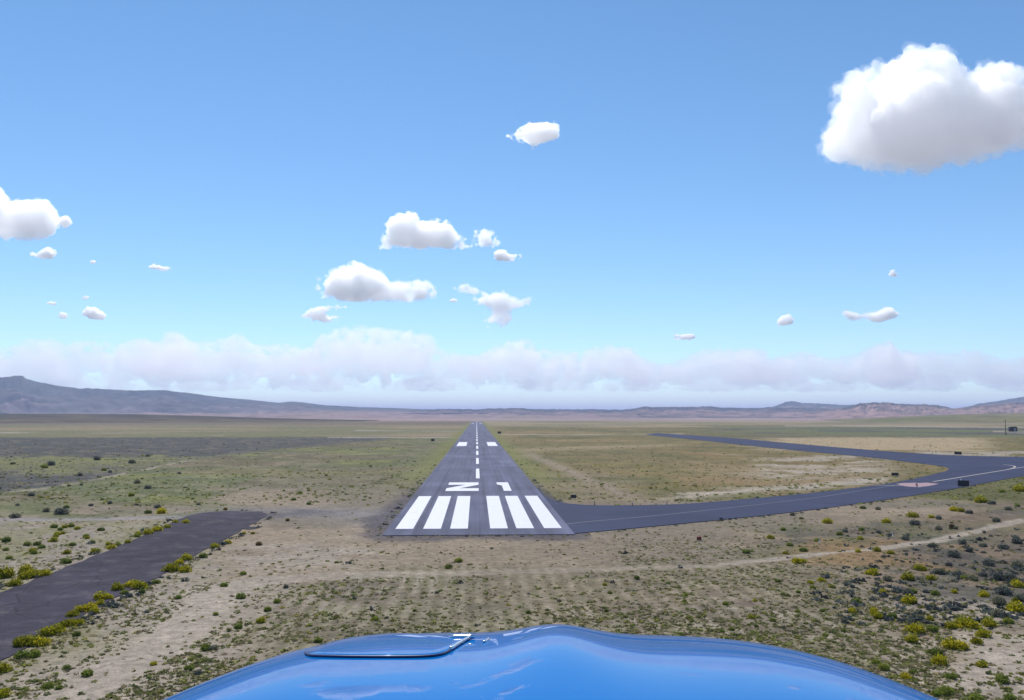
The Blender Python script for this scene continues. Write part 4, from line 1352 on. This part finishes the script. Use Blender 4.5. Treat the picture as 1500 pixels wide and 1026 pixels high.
cloud([(656, 440), (664, 437), (672, 439), (670, 443), (658, 443)], 9800, 'tiny wisp between the long cumulus and the Y-shaped cloud', 17, 8, 1.3, 3, dens=8)
cloud([(980, 494), (990, 489), (1008, 489), (1024, 491), (1024, 497), (1004, 499), (984, 498)], 12500, 'small flat cloud low above the bank beyond the diagonal taxiway', 18, 20, 1.6, 5)
cloud([(1138, 470), (1144, 462), (1156, 460), (1164, 467), (1160, 476), (1146, 479), (1136, 477)], 11500, 'small ball of cloud above the cone-shaped peak', 19, 20, 2, 8)
cloud([(1232, 458), (1246, 455), (1258, 460), (1274, 459), (1292, 454), (1304, 448), (1312, 456), (1322, 460), (1308, 466), (1290, 473), (1270, 470), (1244, 470)], 11000, 'flat ragged cloud beneath the huge cumulus', 20, 80, 2.6, 9)
cloud([(1299, 402), (1302, 396), (1310, 396), (1316, 401), (1322, 403), (1312, 406), (1302, 406)], 10000, 'tiny puff of cloud alone beneath the huge cumulus', 21, 10, 1.6, 5)

# the long bank of cloud standing along the horizon
top = [(-160, 512), (-60, 508), (0, 512), (40, 500), (70, 498), (90, 504), (130, 501), (170, 503), (200, 498), (235, 502), (243, 490), (262, 488), (274, 496), (290, 502), (322, 500), (330, 494), (358, 494), (370, 503), (420, 506), (455, 510), (470, 492), (500, 481), (540, 480), (590, 484), (628, 490), (642, 510), (660, 518), (700, 522), (712, 514), (740, 502), (775, 498), (792, 512), (820, 516), (850, 514), (888, 506), (925, 512), (940, 524), (970, 536), (1000, 526), (1030, 514), (1080, 512), (1118, 515), (1124, 528), (1150, 522), (1180, 516), (1212, 526), (1250, 522), (1275, 510), (1305, 500), (1318, 514), (1370, 516), (1405, 518), (1415, 511), (1440, 516), (1465, 528), (1500, 524), (1560, 516), (1680, 510)]
M_BANK = cloud_mat('cloud_bank_vapour', 0.0025, .75)
top = smooth_line(top, 2)


def bank(poly, rng_, seed, n, rmin, rmax, vox, mat, lab):
    return cloud(poly, rng_, lab, seed, n, rmin, rmax, vox=vox, disp=.6, name='cloud_bank', kind='stuff', mat=mat, depthk=.5, group='cloud banks on the horizon', cat='cloud bank')


for i, (a, b_) in enumerate([(-160, 300), (200, 480), (425, 715), (660, 985), (900, 1150), (1070, 1350), (1260, 1680)]):
    seg = [p for p in top if a <= p[0] <= b_]
    us_ = np.arange(seg[-1][0] - 12, seg[0][0] + 12, -14)
    base = [(seg[-1][0] + 4, 548)] + [(u, 565 + 4 * math.sin(u * .031 + i) + 4 * math.sin(u * .083)) for u in us_] + [(seg[0][0] - 4, 548)]
    bank(seg + base, 25000 + 2600 * (i % 2), 60 + i, 260, 4.0, 15, 34, M_BANK, 'long pale bank of puffy cloud standing along the horizon')
# a farther, flatter row showing below the first
rb = random.Random(12)
u = -150.0
M_FAR = cloud_mat('far_cloud_vapour', 0.0012, .7)
k = 0
while u < 1640:
    w = rb.uniform(110, 260)
    t_ = rb.uniform(548, 557)
    pts = [(u, 570)] + [(u + w * q / 7, t_ + rb.uniform(-4, 5) + 9 * abs(q / 7 - .5) ** 2 * 4) for q in range(1, 7)] + [(u + w, 569), (u + w * .8, 574), (u + w * .4, 575.5), (u + w * .1, 574)]
    bank(pts, 39000 + rb.uniform(0, 3000), 90 + k, 60, 3, 9, 55, M_FAR, 'faint far row of flat cloud low on the horizon')
    u += w * rb.uniform(.75, 1.15)
    k += 1

# ================================================================== HAZE
mt, nt, out = new_mat('haze_air')
v = N(nt, 'ShaderNodeVolumePrincipled')
v.inputs['Color'].default_value = (.57, .685, 1.0, 1)
v.inputs['Density'].default_value = 6.8e-5
v.inputs['Anisotropy'].default_value = 0.0
nt.links.new(v.outputs[0], out.inputs['Volume'])
bm = bmesh.new(); box_bm(bm, 0, 0, 0, 91000, 91000, 1)
hz = bm_obj('haze', bm, mt)
for vv in hz.data.vertices: vv.co.z = -3.0 if vv.co.z < 0 else 425.0
tag(hz, kind='stuff')

# ================================================================== LIGHT
SUN_EL, SUN_AZ = 54.0, -13.0
world = bpy.data.worlds.new('World')
scene.world = world
world.use_nodes = True
nt = world.node_tree
bg = nt.nodes['Background']
sky = nt.nodes.new('ShaderNodeTexSky')
sky.sky_type = 'NISHITA'
sky.sun_disc = False
sky.sun_elevation = R(SUN_EL)
sky.sun_rotation = R(SUN_AZ)
sky.altitude = 1900
sky.air_density = 1.0
sky.dust_density = 0.1
sky.ozone_density = 2.6
hs = nt.nodes.new('ShaderNodeHueSaturation')
hs.inputs['Hue'].default_value = 0.495
hs.inputs['Saturation'].default_value = 1.13
nt.links.new(sky.outputs[0], hs.inputs['Color'])
nt.links.new(hs.outputs[0], bg.inputs['Color'])
bg.inputs['Strength'].default_value = 0.108
ld = bpy.data.lights.new('sun', 'SUN')
ld.energy = 3.9
ld.angle = R(0.5)
ld.color = (1.0, .96, .90)
sun = bpy.data.objects.new('sun', ld)
COL.objects.link(sun)
sd = Vector((math.sin(R(SUN_AZ)) * math.cos(R(SUN_EL)), math.cos(R(SUN_AZ)) * math.cos(R(SUN_EL)), math.sin(R(SUN_EL))))
sun.rotation_euler = sd.to_track_quat('Z', 'Y').to_euler()
sun.location = (0, 0, 50)

vsn = scene.view_settings
vsn.view_transform = 'Standard'
vsn.look = 'None'
vsn.exposure = 0.46
vsn.gamma = 1.0
cy = scene.cycles
cy.use_denoising = True
try: cy.denoiser = 'OPENIMAGEDENOISE'
except Exception: pass
cy.max_bounces = 80
cy.volume_bounces = 80
cy.transparent_max_bounces = 64
cy.diffuse_bounces = 3
cy.use_adaptive_sampling = True
cy.adaptive_threshold = 0.01
print('shrubs', n_shrub)
